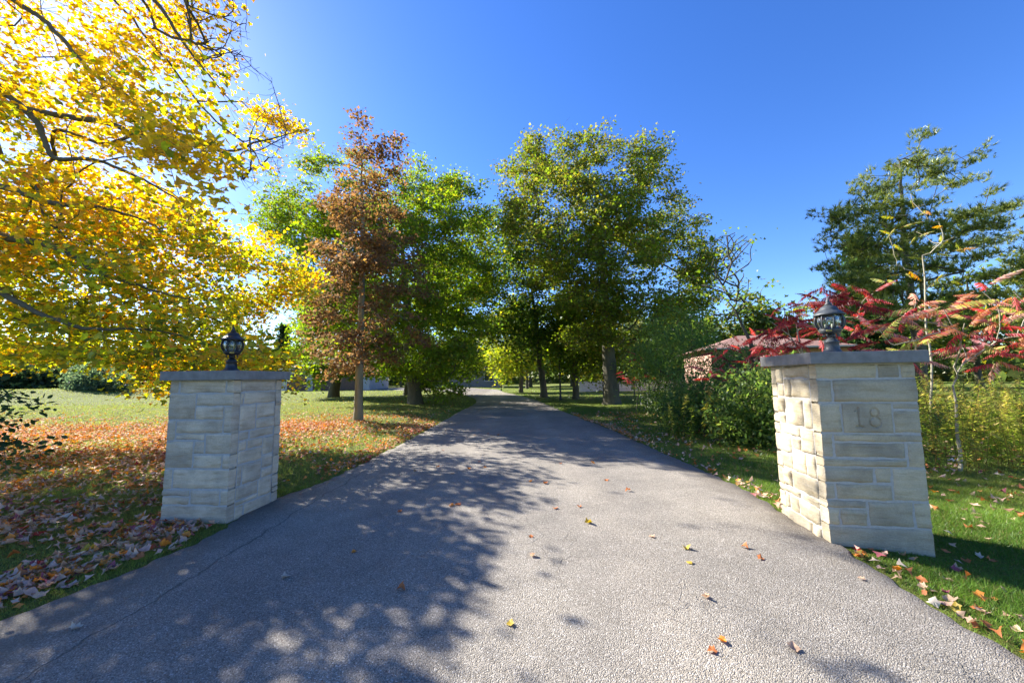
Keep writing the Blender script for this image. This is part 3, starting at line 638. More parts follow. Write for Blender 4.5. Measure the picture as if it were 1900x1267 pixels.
def limb(pts, r0, r1, seed):
    r_ = np.random.RandomState(seed); ctrl = np.array(pts, float); q = catmull(ctrl, np.linspace(0, len(ctrl)-1.001, 14*(len(ctrl)-1))); q[1:-1] += np.cumsum(r_.normal(0, .006, (len(q)-2, 3)), 0)
    n = len(q); rd = np.linspace(r0, r1, n); par = np.arange(n)-1; V, Fq = [], []; up = np.array([.1, .1, 1.]); sd = 8
    for k in range(n):
        d = q[min(k+1, n-1)]-q[max(k-1, 0)]; d /= np.linalg.norm(d); e1 = np.cross(d, up); e1 /= np.linalg.norm(e1); e2 = np.cross(d, e1)
        for a in range(sd): V.append(q[k]+rd[k]*(1+.08*r_.normal())*(e1*math.cos(6.283*a/sd)+e2*math.sin(6.283*a/sd)))
    for k in range(n-1):
        for a in range(sd): Fq.append((k*sd+a, k*sd+(a+1) % sd, (k+1)*sd+(a+1) % sd, (k+1)*sd+a))
    obj('limb', mesh_np('limb', np.array(V)-base, [np.array(Fq)], M_BARK, smooth=True), root)
TK = lambda z: np.array([-11.8-.01*z, 6.9+.045*z, z])
limb([TK(5.2)]+[at(x, y, Y) for x, y, Y in [(-60,120,6.1),(0,168,6.0),(62,222,5.9),(92,290,5.9),(160,296,5.9),(260,340,6.0),(340,385,6.1)]], .07, .010, 1)
limb([TK(3.6)]+[at(x, y, Y) for x, y, Y in [(-80,330,6.2),(0,346,6.0),(90,376,5.9),(160,388,5.9),(215,400,5.9),(300,430,6.0)]], .075, .010, 2)
limb([TK(3.0)]+[at(x, y, Y) for x, y, Y in [(-80,410,6.1),(5,436,5.9),(90,452,5.8),(150,480,5.8),(190,508,5.8),(260,535,5.9),(350,560,6.0)]], .08, .010, 3)
limb([TK(4.4)]+[at(x, y, Y) for x, y, Y in [(-60,205,7),(80,208,6.6),(200,228,6.4),(250,248,6.4),(318,252,6.4),(420,280,6.4),(480,258,6.4),(548,238,6.4)]], .07, .005, 4)
limb([TK(7.2)]+[at(x, y, Y) for x, y, Y in [(-60,-60,6.6),(20,0,6.4),(90,50,6.3),(150,120,6.3),(185,150,6.3),(260,190,6.3),(330,215,6.4)]], .06, .008, 5)
limb([TK(8.6)]+[at(x, y, Y) for x, y, Y in [(100,-190,7),(230,-60,6.6),(300,20,6.5),(340,80,6.5),(390,145,6.5),(440,205,6.5)]], .06, .005, 6)
limb([TK(2.6)]+[at(x, y, Y) for x, y, Y in [(-60,520,6.0),(30,560,5.9),(100,598,5.9),(200,618,5.9),(300,618,6.0),(390,640,6.2)]], .06, .006, 7)

# --- slender rust maple (A)
rng = np.random.RandomState(12); gA = SineNoise(31, 1.0)
pA = [(655,205),(690,232),(705,262),(735,235),(772,265),(745,310),(740,350),(770,400),(795,450),(785,520),(805,600),(780,650),(700,690),(600,690),(545,640),(560,580),(585,530),(590,440),(610,350),(632,300),(640,250)]
AA = outline_points(rng, 140, pA, 13.7, dmax=2.2, hollow=.3, gap=.6, gapseed=33, gapfreq=1.3, dmin=.4)
AA = clump(rng, AA, 4, .24)
def col_rust(rng, P, C):
    top = sstep(5.0, 9.0, P[:, 2])[:, None]; g = np.clip(.30+.5*gA(C*1.3), .02, 1.2)
    W = np.stack([.2+.7*top[:, 0], .55+0*g, .6*(1-top[:, 0])+.25, g*1.2, .08+.2*top[:, 0]], -1)
    return pal(rng, len(P), [RUST, (.19,.10,.045), BRN, (.18,.215,.045), (.30,.17,.05)], W)
finish_crown(build_tree('maple_tree', 'slender young maple with rust brown leaves and straight pale trunk', 'tree', (-5.5, 13.7, .05), (-5.72, 13.8, 10.6), .15,
    AA, AA, (26, .17, .45, .125, T_STAR_V, T_STAR_F, col_rust, .6), M_BARK_LIGHT, 22, step=.3, ang=.7, r_twig=.0048, pw=.42, start_h=2.2, bend=.10, flare=.35), M_LEAF)

# --- big green maple left (B)
def col_green(lo, hi, ol=.25, yl=.06, seed=40, zr=(4, 12)):
    g_ = SineNoise(seed, .5)
    def f(rng, P, C):
        h = sstep(zr[0], zr[1], P[:, 2]); k = np.clip(.3+.2*g_(P), .05, .8)
        W = np.stack([(1-k)+0*h, k*.9, ol*(.3+h), np.full(len(P), yl)*(1+h)], -1)
        return pal(rng, len(P), [lo, hi, (.19, .165, .036), (.36, .31, .045)], W)
    return f
rng = np.random.RandomState(13)
pB = [(700,330),(745,345),(790,288),(812,300),(832,288),(850,335),(880,350),(902,390),(912,470),(908,560),(900,640),(872,705),(830,738),(780,715),(740,690),(640,690),(590,660),(570,600),(575,560),(540,470),(482,402),(500,352),(572,352),(556,292),(600,280),(625,300),(660,290)]
AB = outline_points(rng, 320, pB, 22, dmax=5.5, hollow=.45, gap=.3, gapseed=5, gapfreq=.55)
AB = clump(rng, AB, 6, .42)
finish_crown(build_tree('maple_tree', 'broad green maple behind the slender rust maple', 'tree', (-5.6, 22, 0), (-6.8, 22.5, 11.5), .40,
    AB, AB, (50, .30, .42, .155, T_STAR_V, T_STAR_F, col_green((.165, .245, .03), (.23, .325, .04), .22, .05, 41), .6), M_BARK, 23, step=.5, ang=.6, r_twig=.008, pw=.44, start_h=1.8), M_LEAF)
# --- big maple right (C)
rng = np.random.RandomState(14)
pC = [(935,330),(962,282),(1000,252),(1030,255),(1055,245),(1085,262),(1110,258),(1150,256),(1190,248),(1215,275),(1262,300),(1268,340),(1292,362),(1326,395),(1318,440),(1332,480),(1310,560),(1240,600),(1222,660),(1180,715),(1110,720),(1075,660),(1010,570),(960,480),(925,440),(948,380)]
AC = outline_points(rng, 290, pC, 21, dmax=5.5, hollow=.5, gap=.3, gapseed=16, gapfreq=.75)
AC = clump(rng, AC, 6, .42)
finish_crown(build_tree('maple_tree', 'tall many-stemmed olive green maple right of the driveway', 'tree', (5.42, 21, 0.02), (5.2, 21.6, 10.5), .42,
    AC, AC, (46, .29, .42, .150, T_STAR_V, T_STAR_F, col_green((.155, .22, .03), (.23, .30, .04), .8, .06, 42, (5, 12)), .6), M_BARK, 24, step=.5, ang=.35, sag=.12, r_twig=.0085, pw=.45, start_h=1.4), M_LEAF)
# --- trees further along the drive
def mid_tree(lab, base, top, r0, poly, n, Y, colf, seed, size=.22, per=34, dmax=4):
    rng = np.random.RandomState(seed); a = clump(rng, outline_points(rng, n//4, poly, Y, dmax=dmax, hollow=.4, gap=.2, gapseed=seed, gapfreq=.6), 4, .45)
    return finish_crown(build_tree('maple_tree', lab, 'tree', base, top, r0, a, a, (per, .5, .5, size, T_STAR_V, T_STAR_F, colf, .6), M_BARK, seed+50, step=.6, ang=.6, r_twig=.010, pw=.42, start_h=1.6, twigs=False, group='trees along the driveway'), M_LEAF)
mid_tree('dark green maple beside the bend with a thick trunk', (2.42, 29.2, 0), (1.6, 29.2, 10), .27, [(905,390),(935,375),(965,410),(1040,470),(1080,560),(1065,650),(985,672),(925,650),(885,610),(890,480)], 560, 29.2, col_green(DGR, GRN, .1, .03, 51), 61)
mid_tree('green maple standing just beyond the tall black lamp post', (4.25, 26, 0), (4.3, 26.2, 6.5), .21, [(1030,540),(1100,540),(1135,640),(1105,690),(1040,690),(1015,630)], 300, 26, col_green(GRN, (.20, .28, .035), .1, .05, 52), 62)
mid_tree('light yellow-green young maple near the far bend', (.88, 39.5, 0), (.6, 39.5, 7), .22, [(905,600),(950,560),(1000,580),(1025,650),(990,698),(930,700),(895,670)], 300, 39.5, col_green((.22, .30, .04), (.32, .36, .05), .05, .3, 53), 63, .30)
mid_tree('green maple with low skirts left of the drive', (-9.3, 33.5, 0), (-8, 33.5, 10), .30, [(770,480),(860,440),(905,520),(900,640),(862,712),(800,722),(745,690),(740,560)], 520, 33.5, col_green(GRN, (.19, .28, .035), .1, .04, 54), 64, .30)
mid_tree('leafy maple in front of the pale garage', (-14.8, 31.5, 0), (-14.2, 31.5, 9.5), .40, [(560,520),(640,500),(720,560),(745,680),(690,702),(560,700),(540,640)], 520, 31.5, col_green(GRN, (.20, .28, .035), .12, .1, 55), 65, .30)

# --- background trees: three kinds, copied
def copy_tree(root, loc, rz, s, label):
    r = root.copy(); COL.objects.link(r); r.location = loc; r.rotation_euler = (0, 0, rz); r.scale = s; r['label'] = label
    for ch in root.children: c = ch.copy(); COL.objects.link(c); c.parent = r
    return r
def blob_tree(seed, loc, h, wd, colf, label, size=.5, per=16, n=230, conifer=False):
    rng = np.random.RandomState(seed); u = rng.normal(0, 1, (n*2, 3)); u /= np.linalg.norm(u, axis=1)[:, None]; rr = rng.rand(len(u))**(1/2.6)
    a = u*rr[:, None]*np.array([wd/2, wd/2, h*.42])*(1+.18*SineNoise(seed, 2.0)(u))[:, None]; a[:, 2] += h*.56
    if conifer:
        t_ = rng.rand(len(u))**.8; a = np.stack([np.cos(rng.rand(len(u))*6.28), np.sin(rng.rand(len(u))*6.28), 0*t_], -1)*((1-t_)*wd/2*np.sqrt(rng.rand(len(u))))[:, None]; a[:, 2] = .4+t_*(h-.4)
    a = a[SineNoise(seed+5, .7)(a) > -.9][:n]+np.asarray(loc)
    return finish_crown(build_tree('background_tree', label, 'tree', loc, np.asarray(loc)+[0, 0, h*.85], .02*h, a, a, (per, .65 if not conifer else .4, .55, size, T_STAR_V, T_STAR_F, colf, .7), M_BARK, seed, step=1.0, r_twig=.02, pw=.4, start_h=1.0, twigs=False, group='trees in the far background'), M_LEAF)
b1 = blob_tree(71, (-30, 74, 0), 13, 11, col_green((.09, .14, .03), (.13, .19, .035), .2, .05, 71, (4, 12)), 'rounded green tree seen behind the pale garage roof')
b2 = blob_tree(72, (-7, 66, 0), 11, 9, col_green((.11, .13, .05), (.15, .17, .08), .3, .03, 72, (4, 12)), 'greyish green tree beyond the driveway bend', .42)
b3 = blob_tree(73, (-52, 70, .7), 14, 7, col_green((.03, .06, .02), (.05, .085, .025), .0, .0, 73), 'dark pointed evergreen behind the far lawn', .5, 18, 260, True)
rng = np.random.RandomState(15)
spots = [(b1, 3, 64), (b1, 9, 58), (b1, 15, 62), (b2, 2, 52), (b1, 21, 60), (b1, -14, 78), (b1, -21, 72), (b2, 12, 46), (b1, -44, 82), (b1, 29, 64), (b2, 34, 58), (b3, -62, 66), (b3, -70, 62), (b1, -58, 80), (b1, -78, 66), (b3, -46, 76), (b1, 46, 60), (b1, 58, 55), (b1, 28, 42), (b1, 36, 38), (b3, 31, 33), (b1, 44, 36), (b1, 20, 44)]
KIND = {b1.name: 'rounded leafy tree', b2.name: 'greyish bushy tree', b3.name: 'dark pointed evergreen'}
def where(x, y):
    if x < -55: return 'behind the dark hedge at the far end of the left lawn'
    if x < -35: return 'between the juniper bush and the pale garage'
    if x < -17: return 'behind the pale garage roof'
    if x < 0: return 'behind the grey house at the end of the driveway'
    if x < 13: return 'beyond the trunks of the driveway trees'
    if x < 32: return 'behind the pink brick house'
    return 'behind the tall pine'
for k, (src, x, y) in enumerate(spots):
    s = rng.uniform(.8, 1.15); copy_tree(src, (x, y, float(gz(x, y))-.05), rng.uniform(0, 6.28), (s, s, s*rng.uniform(.85, 1.1)), f'{KIND[src.name]} {where(x, y)}')

# --- far woodland closing the horizon, one mass
rng = np.random.RandomState(44); n = 26000; az = rng.uniform(-1.25, 1.25, n); ds = rng.uniform(88, 118, n); tz = SineNoise(45, 9.0)(np.stack([az, 0*az, 0*az], -1)); hmax = 8.5+1.6*tz+1.2*SineNoise(46, 30.0)(np.stack([az, 0*az, 0*az], -1))
zz_ = rng.rand(n)*hmax; Pw = np.stack([np.sin(az)*ds, np.cos(az)*ds, zz_], -1); Vw, Fw = bake(T_STAR_V, T_STAR_F, Pw, frames(rng, n, .9), rng.uniform(.9, 1.9, n))
cw = np.repeat(col_green((.075, .115, .035), (.12, .16, .045), .35, .12, 47, (3, 9))(rng, Pw*np.array([.12, .12, 1]), None), 6, 0)
tag(obj('woodland', mesh_np('woodland', Vw, [Fw], M_LEAF, cw), kind='stuff'), 'distant green woodland along the horizon behind the houses', 'woodland')

# --- pine on the right and the bare tree
rng = np.random.RandomState(16)
pP = [(1700,262),(1722,262),(1735,290),(1758,272),(1752,310),(1790,300),(1832,275),(1835,300),(1815,330),(1868,322),(1860,350),(1835,370),(1800,385),(1850,395),(1898,385),(1900,420),(1880,450),(1840,470),(1850,500),(1860,530),(1840,570),(1700,600),(1580,580),(1520,525),(1530,490),(1590,480),(1560,460),(1528,450),(1512,420),(1560,425),(1535,395),(1600,390),(1590,325),(1620,335),(1650,345),(1655,300),(1690,300)]
AP = outline_points(rng, 480, pP, 16.5, dmax=2.4, hollow=.3, gap=.8, gapseed=9, gapfreq=1.0, dmin=.5)
pbx = at(1700, 640, 16.5); _rad = np.hypot(AP[:, 0]-pbx[0], AP[:, 1]-16.5); _z = AP[:, 2]-.16*_rad; AP[:, 2] = np.round(_z/.85)*.85+.16*_rad+rng.normal(0, .10, len(AP))
def col_pine(rng, P, C): return pal(rng, len(P), [(.10, .14, .03), (.19, .23, .045), (.31, .33, .065)], [.35, .4, .3])
def tuft_tilt(r): return r
finish_crown(build_tree('pine_tree', 'tall open-branched dark green pine rising behind the red sumac', 'tree', (pbx[0], 16.5, .1), (pbx[0]+.2, 16.5, 11.2), .22,
    AP, AP, (15, .22, .25, .21, T_TUFT_V, T_TUFT_F, col_pine, .5), M_BARK, 26, step=.5, ang=.25, sag=-.05, r_twig=.011, pw=.36, start_h=1.5, twigs=False), M_NEEDLE)
rng = np.random.RandomState(17)
AP2 = outline_points(rng, 150, [(1885,480),(1925,440),(2000,400),(2060,480),(2060,640),(1900,640),(1868,590),(1880,540)], 17, dmax=2, hollow=.3)
finish_crown(build_tree('pine_tree', 'second dark pine beyond the goldenrod, half cut by the picture edge', 'tree', (25, 17, .1), (25, 17, 7.5), .2, AP2, AP2, (22, .3, .5, .28, T_TUFT_V, T_TUFT_F, col_pine, .9), M_BARK, 27, step=.5, ang=.25, r_twig=.011, pw=.36, start_h=1.0, twigs=False), M_NEEDLE)
rng = np.random.RandomState(18)
pbare = [(1330,440),(1360,428),(1400,440),(1392,500),(1388,560),(1360,600),(1320,590),(1300,530),(1310,470)]
AD = outline_points(rng, 95, pbare, 10.5, dmax=.8)
bb = at(1432, 745, 10.5)
r = build_tree('bare_tree', 'leafless dark crooked tree in front of the pink brick house', 'tree', (bb[0], 10.5, .1), tuple(at(1368, 585, 10.5)), .095, AD, AD[:30], (9, .22, .8, .10, T_STAR_V, T_STAR_F, col_green(GRN, (.15, .2, .03), .2, .05, 81), .7), M_BARK_DARK, 28, step=.25, ang=1.2, r_twig=.012, pw=.36, start_h=.9, twigs=False, bend=.35, flare=.1)
finish_crown(r, M_LEAF)

# ------------------------------------------------------------------ shrubs, sumac, weeds
def shrub(name, label, cat, base, poly, Y, n, leaf, seed, lmat=M_LEAF, bmat=M_BARK_DARK, dmax=1.5, group=None, gap=.2, r_twig=.004, hh=.35):
    rng = np.random.RandomState(seed); a = outline_points(rng, n, poly, Y, dmax=dmax, hollow=.25, gap=gap, gapseed=seed, gapfreq=1.5, dmin=.3)
    a = a[a[:, 2] > gz(a[:, 0], a[:, 1])+.05]
    base = np.array([base[0], base[1], float(gz(base[0], base[1]))])
    return finish_crown(build_tree(name, label, cat, base, base+[0.02, 0, hh], .045, a, a, leaf, bmat, seed, step=.3, ang=.25, r_twig=r_twig, pw=.36, start_h=0., twigs=False, group=group, flare=.1), lmat)
def colc(cols, wts):
    return lambda rng, P, C: pal(rng, len(P), cols, wts)
x_, _, _ = at(1245, 700, 13.5)
shrub('willow_shrub', 'tall feathery light green shrub beside the olive maple', 'shrub', (x_, 13.5), [(1190,600),(1230,565),(1275,590),(1300,560),(1325,620),(1330,700),(1310,770),(1200,770),(1170,700)], 13.5, 420, (26, .26, .8, .17, T_LANCE_V, T_LANCE_F, colc([(.14,.22,.045),(.19,.27,.06),(.09,.155,.032)], [.4,.35,.25]), .9), 91, dmax=1.8)
for k, (px, Y, poly, lab) in enumerate([
    (1290, 10.2, [(1215,760),(1240,715),(1300,700),(1350,720),(1360,790),(1330,825),(1240,805)], 'low dark green shrub at the lawn edge below the willowy shrub'),
    (1385, 8.4, [(1320,780),(1335,715),(1380,690),(1440,700),(1450,800),(1440,840),(1350,830)], 'dense dark shrub directly behind the cream pillar'),
    (1385, 12.5, [(1318,705),(1330,662),(1360,645),(1400,655),(1450,640),(1465,700),(1460,740),(1330,740)], 'loose taller shrub against the pink brick wall'),
    (1480, 7.6, [(1420,700),(1470,680),(1560,690),(1620,700),(1620,850),(1430,850)], 'dark shrub hidden behind the cream pillar stones')]):
    p = at(px, 760, Y)
    shrub('green_shrub', lab, 'shrub', (p[0], Y), poly, Y, 210, (30, .20, .9, .09, T_OVAL_V, T_OVAL_F, colc([(.10,.165,.04),(.165,.24,.055),(.28,.32,.075)], [.5,.35,.15]), .9), 101+k, dmax=1.1, group='shrubs along the right lawn')
p = at(1222, 752, 15.5)
shrub('pale_shrub', 'small pale whitish shrub at the foot of the olive maple', 'shrub', (p[0], 15.5), [(1195,770),(1198,735),(1225,722),(1250,740),(1252,775)], 15.5, 70, (22, .13, .8, .10, T_OVAL_V, T_OVAL_F, colc([(.45,.45,.38),(.25,.30,.15),(.12,.17,.05)], [.4,.3,.3]), .9), 111, dmax=.6)
p = at(185, 726, 38)
shrub('juniper_bush', 'rounded dark juniper bush at the edge of the far lawn', 'shrub', (p[0], 38), [(128,724),(128,695),(150,680),(190,676),(228,682),(240,700),(238,724)], 38, 300, (22, .35, .8, .40, T_LANCE_V*[2, 1, 1], T_LANCE_F, colc([(.07,.11,.055),(.12,.16,.075),(.15,.19,.08)], [.5,.35,.15]), 1.2), 112, dmax=2.5, hh=.5)
for k, px in enumerate((30, 90, 290, -60)):
    Y = 46+3*k; p = at(px, 720, Y)
    shrub('hedge_shrub', 'dark hedge shrub in the row behind the juniper', 'shrub', (p[0], Y), [(px-60,722),(px-62,690),(px-20,672),(px+40,676),(px+62,695),(px+60,722)], Y, 220, (22, .5, .8, .42, T_STAR_V, T_STAR_F, colc([(.03,.055,.02),(.06,.09,.03)], [.6,.4]), 1.0), 121+k, dmax=2, group='dark hedge behind the far lawn', hh=.5)
# near shrub branch coming in on the left edge
rng = np.random.RandomState(19)
pS = [(-260,700),(-60,690),(20,702),(70,728),(122,752),(112,772),(60,765),(40,790),(90,800),(100,830),(60,862),(10,870),(-80,900),(-260,960)]
AS = outline_points(rng, 120, pS, 3.9, dmax=.45, gap=.3, gapseed=3, gapfreq=3, dmin=.12)
finish_crown(build_tree('leafy_shrub', 'dark green oval-leaved shrub reaching in beside the leaf litter', 'shrub', (-6.2, 3.95, .02), (-6.15, 3.95, .7), .03, AS, AS, (13, .075, .55, .062, T_OVAL_V*[1.25, 1, 1], T_OVAL_F, colc([(.05,.095,.03),(.09,.14,.05),(.035,.07,.025)], [.5,.25,.25]), .55), M_BARK_DARK, 29, step=.15, ang=.2, r_twig=.0022, pw=.38, start_h=.1, twigs=False, flare=.1), M_LEAF)

# sumac fronds
def frond_mesh(rng, Lf, cols, nl=14):
    V, Fc, C = [], [], []; o = 0
    s = np.linspace(0, 1, nl+1); sag = rng.uniform(.25, .6); side = rng.uniform(-.1, .1)
    path = np.stack([s*Lf, side*s**2*Lf, -sag*s**2*Lf], -1)
    wv = .0026
    for k in range(nl):
        a, b_ = path[k], path[k+1]
        V += [a+[0, -wv, 0], a+[0, wv, 0], b_+[0, wv*.8, 0], b_+[0, -wv*.8, 0], (a+b_)/2+[0, 0, -wv*2]]; Fc += [(o, o+1, o+2), (o, o+2, o+3), (o, o+4, o+1), (o+2, o+4, o+3)]; C += [(.30, .10, .06)]*5; o += 5
    base_c = cols[rng.randint(len(cols))]
    for k in range(2, nl+1):
        for sd in (-1, 1):
            ll = Lf*.25*math.sin(math.pi*(.16+.78*s[k]))*rng.uniform(.85, 1.15)+.012; p = path[k]; dr = rng.uniform(.85, 1.4)
            d = np.array([.38, sd*math.cos(dr)*.95, -math.sin(dr)]); d /= np.linalg.norm(d); wq = np.array([1, 0, 0])-d*d[0]; wq /= np.linalg.norm(wq); wl = ll*.115
            nn = np.cross(d, wq)*ll*.04
            V += [p, p+d*ll*.35+wq*wl+nn, p+d*ll, p+d*ll*.35-wq*wl+nn, p+d*ll*.35-nn]; Fc += [(o, o+1, o+4), (o+1, o+2, o+4), (o+2, o+3, o+4), (o+3, o, o+4)]
            cc = np.array(base_c if rng.rand() < .78 else cols[rng.randint(len(cols))])*rng.uniform(.75, 1.2); C += [cc]*5; o += 5
    return np.array(V), np.array(Fc), np.array(C)
rng = np.random.RandomState(20)
REDS = [(.50,.09,.08),(.50,.14,.14),(.54,.17,.07),(.40,.05,.06)]; MIX = [(.58,.15,.14),(.64,.38,.28),(.52,.50,.14),(.60,.26,.12),(.64,.30,.30)]; DRK = [(.24,.04,.04),(.32,.05,.04),(.18,.06,.03),(.40,.09,.05)]; YO = [(.50,.38,.05),(.52,.24,.03),(.30,.33,.05)]
def frond_set(cols, n): return [mesh_np('frond', *(lambda q: (q[0], [q[1]], M_LEAF, q[2]))(frond_mesh(rng, rng.uniform(.36, .52), cols))) for _ in range(n)]
FS = dict(red=frond_set(REDS, 5), mix=frond_set(MIX, 7), dark=frond_set(DRK, 5), yo=frond_set(YO, 4))
def sumac(label, base, fork, tips, sets, seed, per=(4, 6), bmat=M_BARK_PALE, scale=1.0, r0=.022):
    rng = np.random.RandomState(seed); base = np.array([base[0], base[1], float(gz(base[0], base[1]))]); tips = np.asarray(tips)
    r = build_tree('sumac_shrub', label, 'shrub', base, fork, r0, tips, None, (0, .1, .5, .1), bmat, seed, group='sumac bushes right of the driveway', step=.16, ang=.6, sag=.03, r_twig=.0065, pw=.40, start_h=.3, twigs=False, bend=.08, flare=.1)
    root = r[0]
    for t_ in tips:
        n = rng.randint(per[0], per[1]+1); a0 = rng.uniform(0, 6.28)
        for k in range(n):
            ms = FS[sets[rng.randint(len(sets))]]; o = obj('frond', ms[rng.randint(len(ms))], root, loc=t_-base+np.array([rng.normal(0, .03), rng.normal(0, .03), rng.uniform(-.30, .06)]))
            o.rotation_euler = (rng.uniform(-.4, .4), rng.uniform(-.95, .35), a0+k*6.28/n+rng.uniform(-.35, .35)); s = scale*rng.uniform(.75, 1.1); o.scale = (s, s, s)
    return root
rt = lambda Y, d: Y+np.random.RandomState(int(Y*97)).uniform(-d, d)
def tips_px(L_, Y, d, seed):
    r = np.random.RandomState(seed); return np.array([at(x, y, Y+r.uniform(-d, d)) for x, y in L_])
p = at(1768, 800, 5.9)
sumac('pale-stemmed sumac with pink, red and yellow leaf fronds beside the goldenrod', (p[0], 5.9), at(1768, 716, 5.9), tips_px([(1632,612),(1668,585),(1700,632),(1735,600),(1752,575),(1790,600),(1822,540),(1855,585),(1880,625),(1700,560),(1840,640),(1905,570),(1660,640),(1780,640),(1930,620),(1880,540)], 5.8, .5, 1), ['red', 'mix', 'mix', 'mix'], 201, (6, 9))
p = at(1500, 800, 6.9)
sumac('deep red sumac behind the lantern of the cream pillar', (p[0], 6.9), at(1500, 700, 6.9), tips_px([(1432,598),(1455,570),(1478,600),(1500,560),(1522,535),(1548,560),(1578,530),(1600,560),(1470,630),(1440,650),(1590,590),(1520,600),(1560,620),(1620,545),(1420,630)], 6.8, .5, 2), ['red', 'dark', 'dark', 'red'], 202, (6, 9))
p = at(1722, 800, 8.2)
sumac('lanky sumac stem with a few yellow leaves in front of the pine', (p[0], 8.2), at(1712, 480, 8.2), tips_px([(1690,360),(1715,380),(1745,420),(1665,400),(1700,430),(1730,460),(1650,440),(1770,440),(1640,500),(1680,500),(1755,510)], 8.2, .4, 3), ['yo'], 203, (2, 3), scale=.75)
p = at(1400, 790, 9.2)
sumac('small dark red sumac at the corner of the pink brick house', (p[0], 9.2), at(1400, 735, 9.2), tips_px([(1330,655),(1360,690),(1390,665),(1420,680),(1345,640),(1400,710),(1375,640),(1425,640),(1405,625),(1440,615),(1350,672),(1315,690),(1380,685),(1432,660)], 9.2, .4, 4), ['dark', 'red'], 204, (3, 5), bmat=M_BARK_DARK)
p = at(1180, 745, 15)
sumac('thin scarlet sumac sprig among the lower leaves of the olive maple', (p[0], 15), at(1185, 725, 15), tips_px([(1160,690),(1185,660),(1200,685),(1215,700),(1170,705),(1290,700),(1250,690)], 15, .5, 5), ['red'], 205, (4, 6), bmat=M_BARK_DARK)

# goldenrod
def goldenrod_mesh(rng, h):
    V, Fc, C = [], [], []; o = 0
    lean = rng.normal(0, .10, 2); ns = 9
    pts = [np.array([lean[0]*(k/ns)**2*h, lean[1]*(k/ns)**2*h, h*k/ns]) for k in range(ns+1)]
    for k in range(ns):
        wv = .004*(1-.6*k/ns)
        for ax_ in (np.array([wv, 0, 0]), np.array([0, wv, 0])):
            V += [pts[k]-ax_, pts[k]+ax_, pts[k+1]+ax_, pts[k+1]-ax_]; Fc += [(o, o+1, o+2), (o, o+2, o+3)]; C += [(.16, .14, .05)]*4; o += 4
    nl = int(34*h)
    for k in range(nl):
        u = rng.uniform(.15, .98)**.8; p = np.array([lean[0]*u*u*h, lean[1]*u*u*h, h*u]); a = rng.uniform(0, 6.28); up = rng.uniform(-.5, .7)
        ll = rng.uniform(.07, .14)*(1.1-.4*u); d = np.array([math.cos(a)*math.cos(up), math.sin(a)*math.cos(up), math.sin(up)]); q = np.cross(d, (0, 0, 1)); q *= ll*.09/np.linalg.norm(q)
        V += [p, p+d*ll*.45+q, p+d*ll+[0, 0, -ll*.35], p+d*ll*.45-q]; Fc += [(o, o+1, o+2), (o, o+2, o+3)]
        c = np.array([(.23,.29,.06), (.38,.40,.09), (.15,.20,.045), (.40,.33,.14)][rng.choice(4, p=[.4,.33,.12,.15])])*rng.uniform(.75, 1.25); C += [c]*4; o += 4
    for k in range(26):      # feathery plume
        u = rng.uniform(.82, 1.05); p = np.array([lean[0]*u*u*h, lean[1]*u*u*h, h*u]); a = rng.uniform(0, 6.28); ll = .11*(1.12-u)/.3+.02; d = np.array([math.cos(a), math.sin(a), .45]); q = np.cross(d, (0, 0, 1))*.006
        V += [p-q, p+q, p+d*ll+[0, 0, -.02]]; Fc += [(o, o+1, o+2)]; C += [np.array((.50, .46, .14))*rng.uniform(.6, 1.2)]*3; o += 3
    return np.array(V), np.array(Fc), np.array(C)
rng = np.random.RandomState(23)
GM = []
for k in range(7):
    v_, f_, c_ = goldenrod_mesh(rng, rng.uniform(.85, 1.75)); c_ = c_*np.array([[1, 1, 1], [1.35, 1.25, 1.2], [.75, .85, .7], [1.2, 1.0, .9], [.9, 1.05, .8], [1.5, 1.35, 1.3], [.7, .75, .7]][k]); GM.append((v_, f_, c_))
GMe = [mesh_np('goldenrod', v_, [f_], M_LEAF, c_) for v_, f_, c_ in GM]
gspots = []
while len(gspots) < 420:
    px = rng.uniform(1690, 2080); Y = rng.uniform(5.6, 9.8); x = (px-950)/F_PX*Y
    if x < 4.4: continue
    gspots.append((x, Y))
gspots = sorted(gspots, key=lambda q: q[1])
for (x, y) in gspots[:90]:
    o = obj('goldenrod_plant', GMe[rng.randint(7)], loc=(x, y, float(gz(x, y))-.02)); o.rotation_euler = (rng.normal(0, .08), rng.normal(0, .08), rng.uniform(0, 6.28)); s = rng.uniform(.7, 1.05); o.scale = (s, s, s)
    tag(o, ('short' if s < .8 else 'tall' if s > .95 else 'medium high')+' feathery goldenrod '+('at the foot of the pale-stemmed sumac' if abs(x-6.9) < .7 and y < 6.8 else 'close beside the cream pillar' if x < 6.4 else 'in the yellow weed bank beyond the pale-stemmed sumac'), 'plant', 'goldenrod along the right lawn')
def scatter_mesh(name, spots_, mat, lo=.7, hi=1.05):
    Vs, Fs, Cs, o = [], [], [], 0
    for (x, y) in spots_:
        v_, f_, c_ = GM[rng.randint(7)]; a = rng.uniform(0, 6.28); s = rng.uniform(lo, hi); ca, sa = math.cos(a), math.sin(a)
        Q = v_*s; Q = np.stack([Q[:, 0]*ca-Q[:, 1]*sa+x, Q[:, 0]*sa+Q[:, 1]*ca+y, Q[:, 2]+float(gz(x, y))-.02], -1); Vs.append(Q); Fs.append(f_+o); Cs.append(c_); o += len(Q)
    return mesh_np(name, np.concatenate(Vs), [np.concatenate(Fs)], mat, np.concatenate(Cs))
extra = gspots[90:]
for k in range(240):
    Y = rng.uniform(8.0, 13); px = rng.uniform(1230, 1640); extra.append(((px-950)/F_PX*Y, Y))
tag(obj('weed_thicket', scatter_mesh('weed_thicket', extra, M_LEAF), kind='stuff'), 'dense thicket of tall weeds behind the cream pillar', 'weeds')

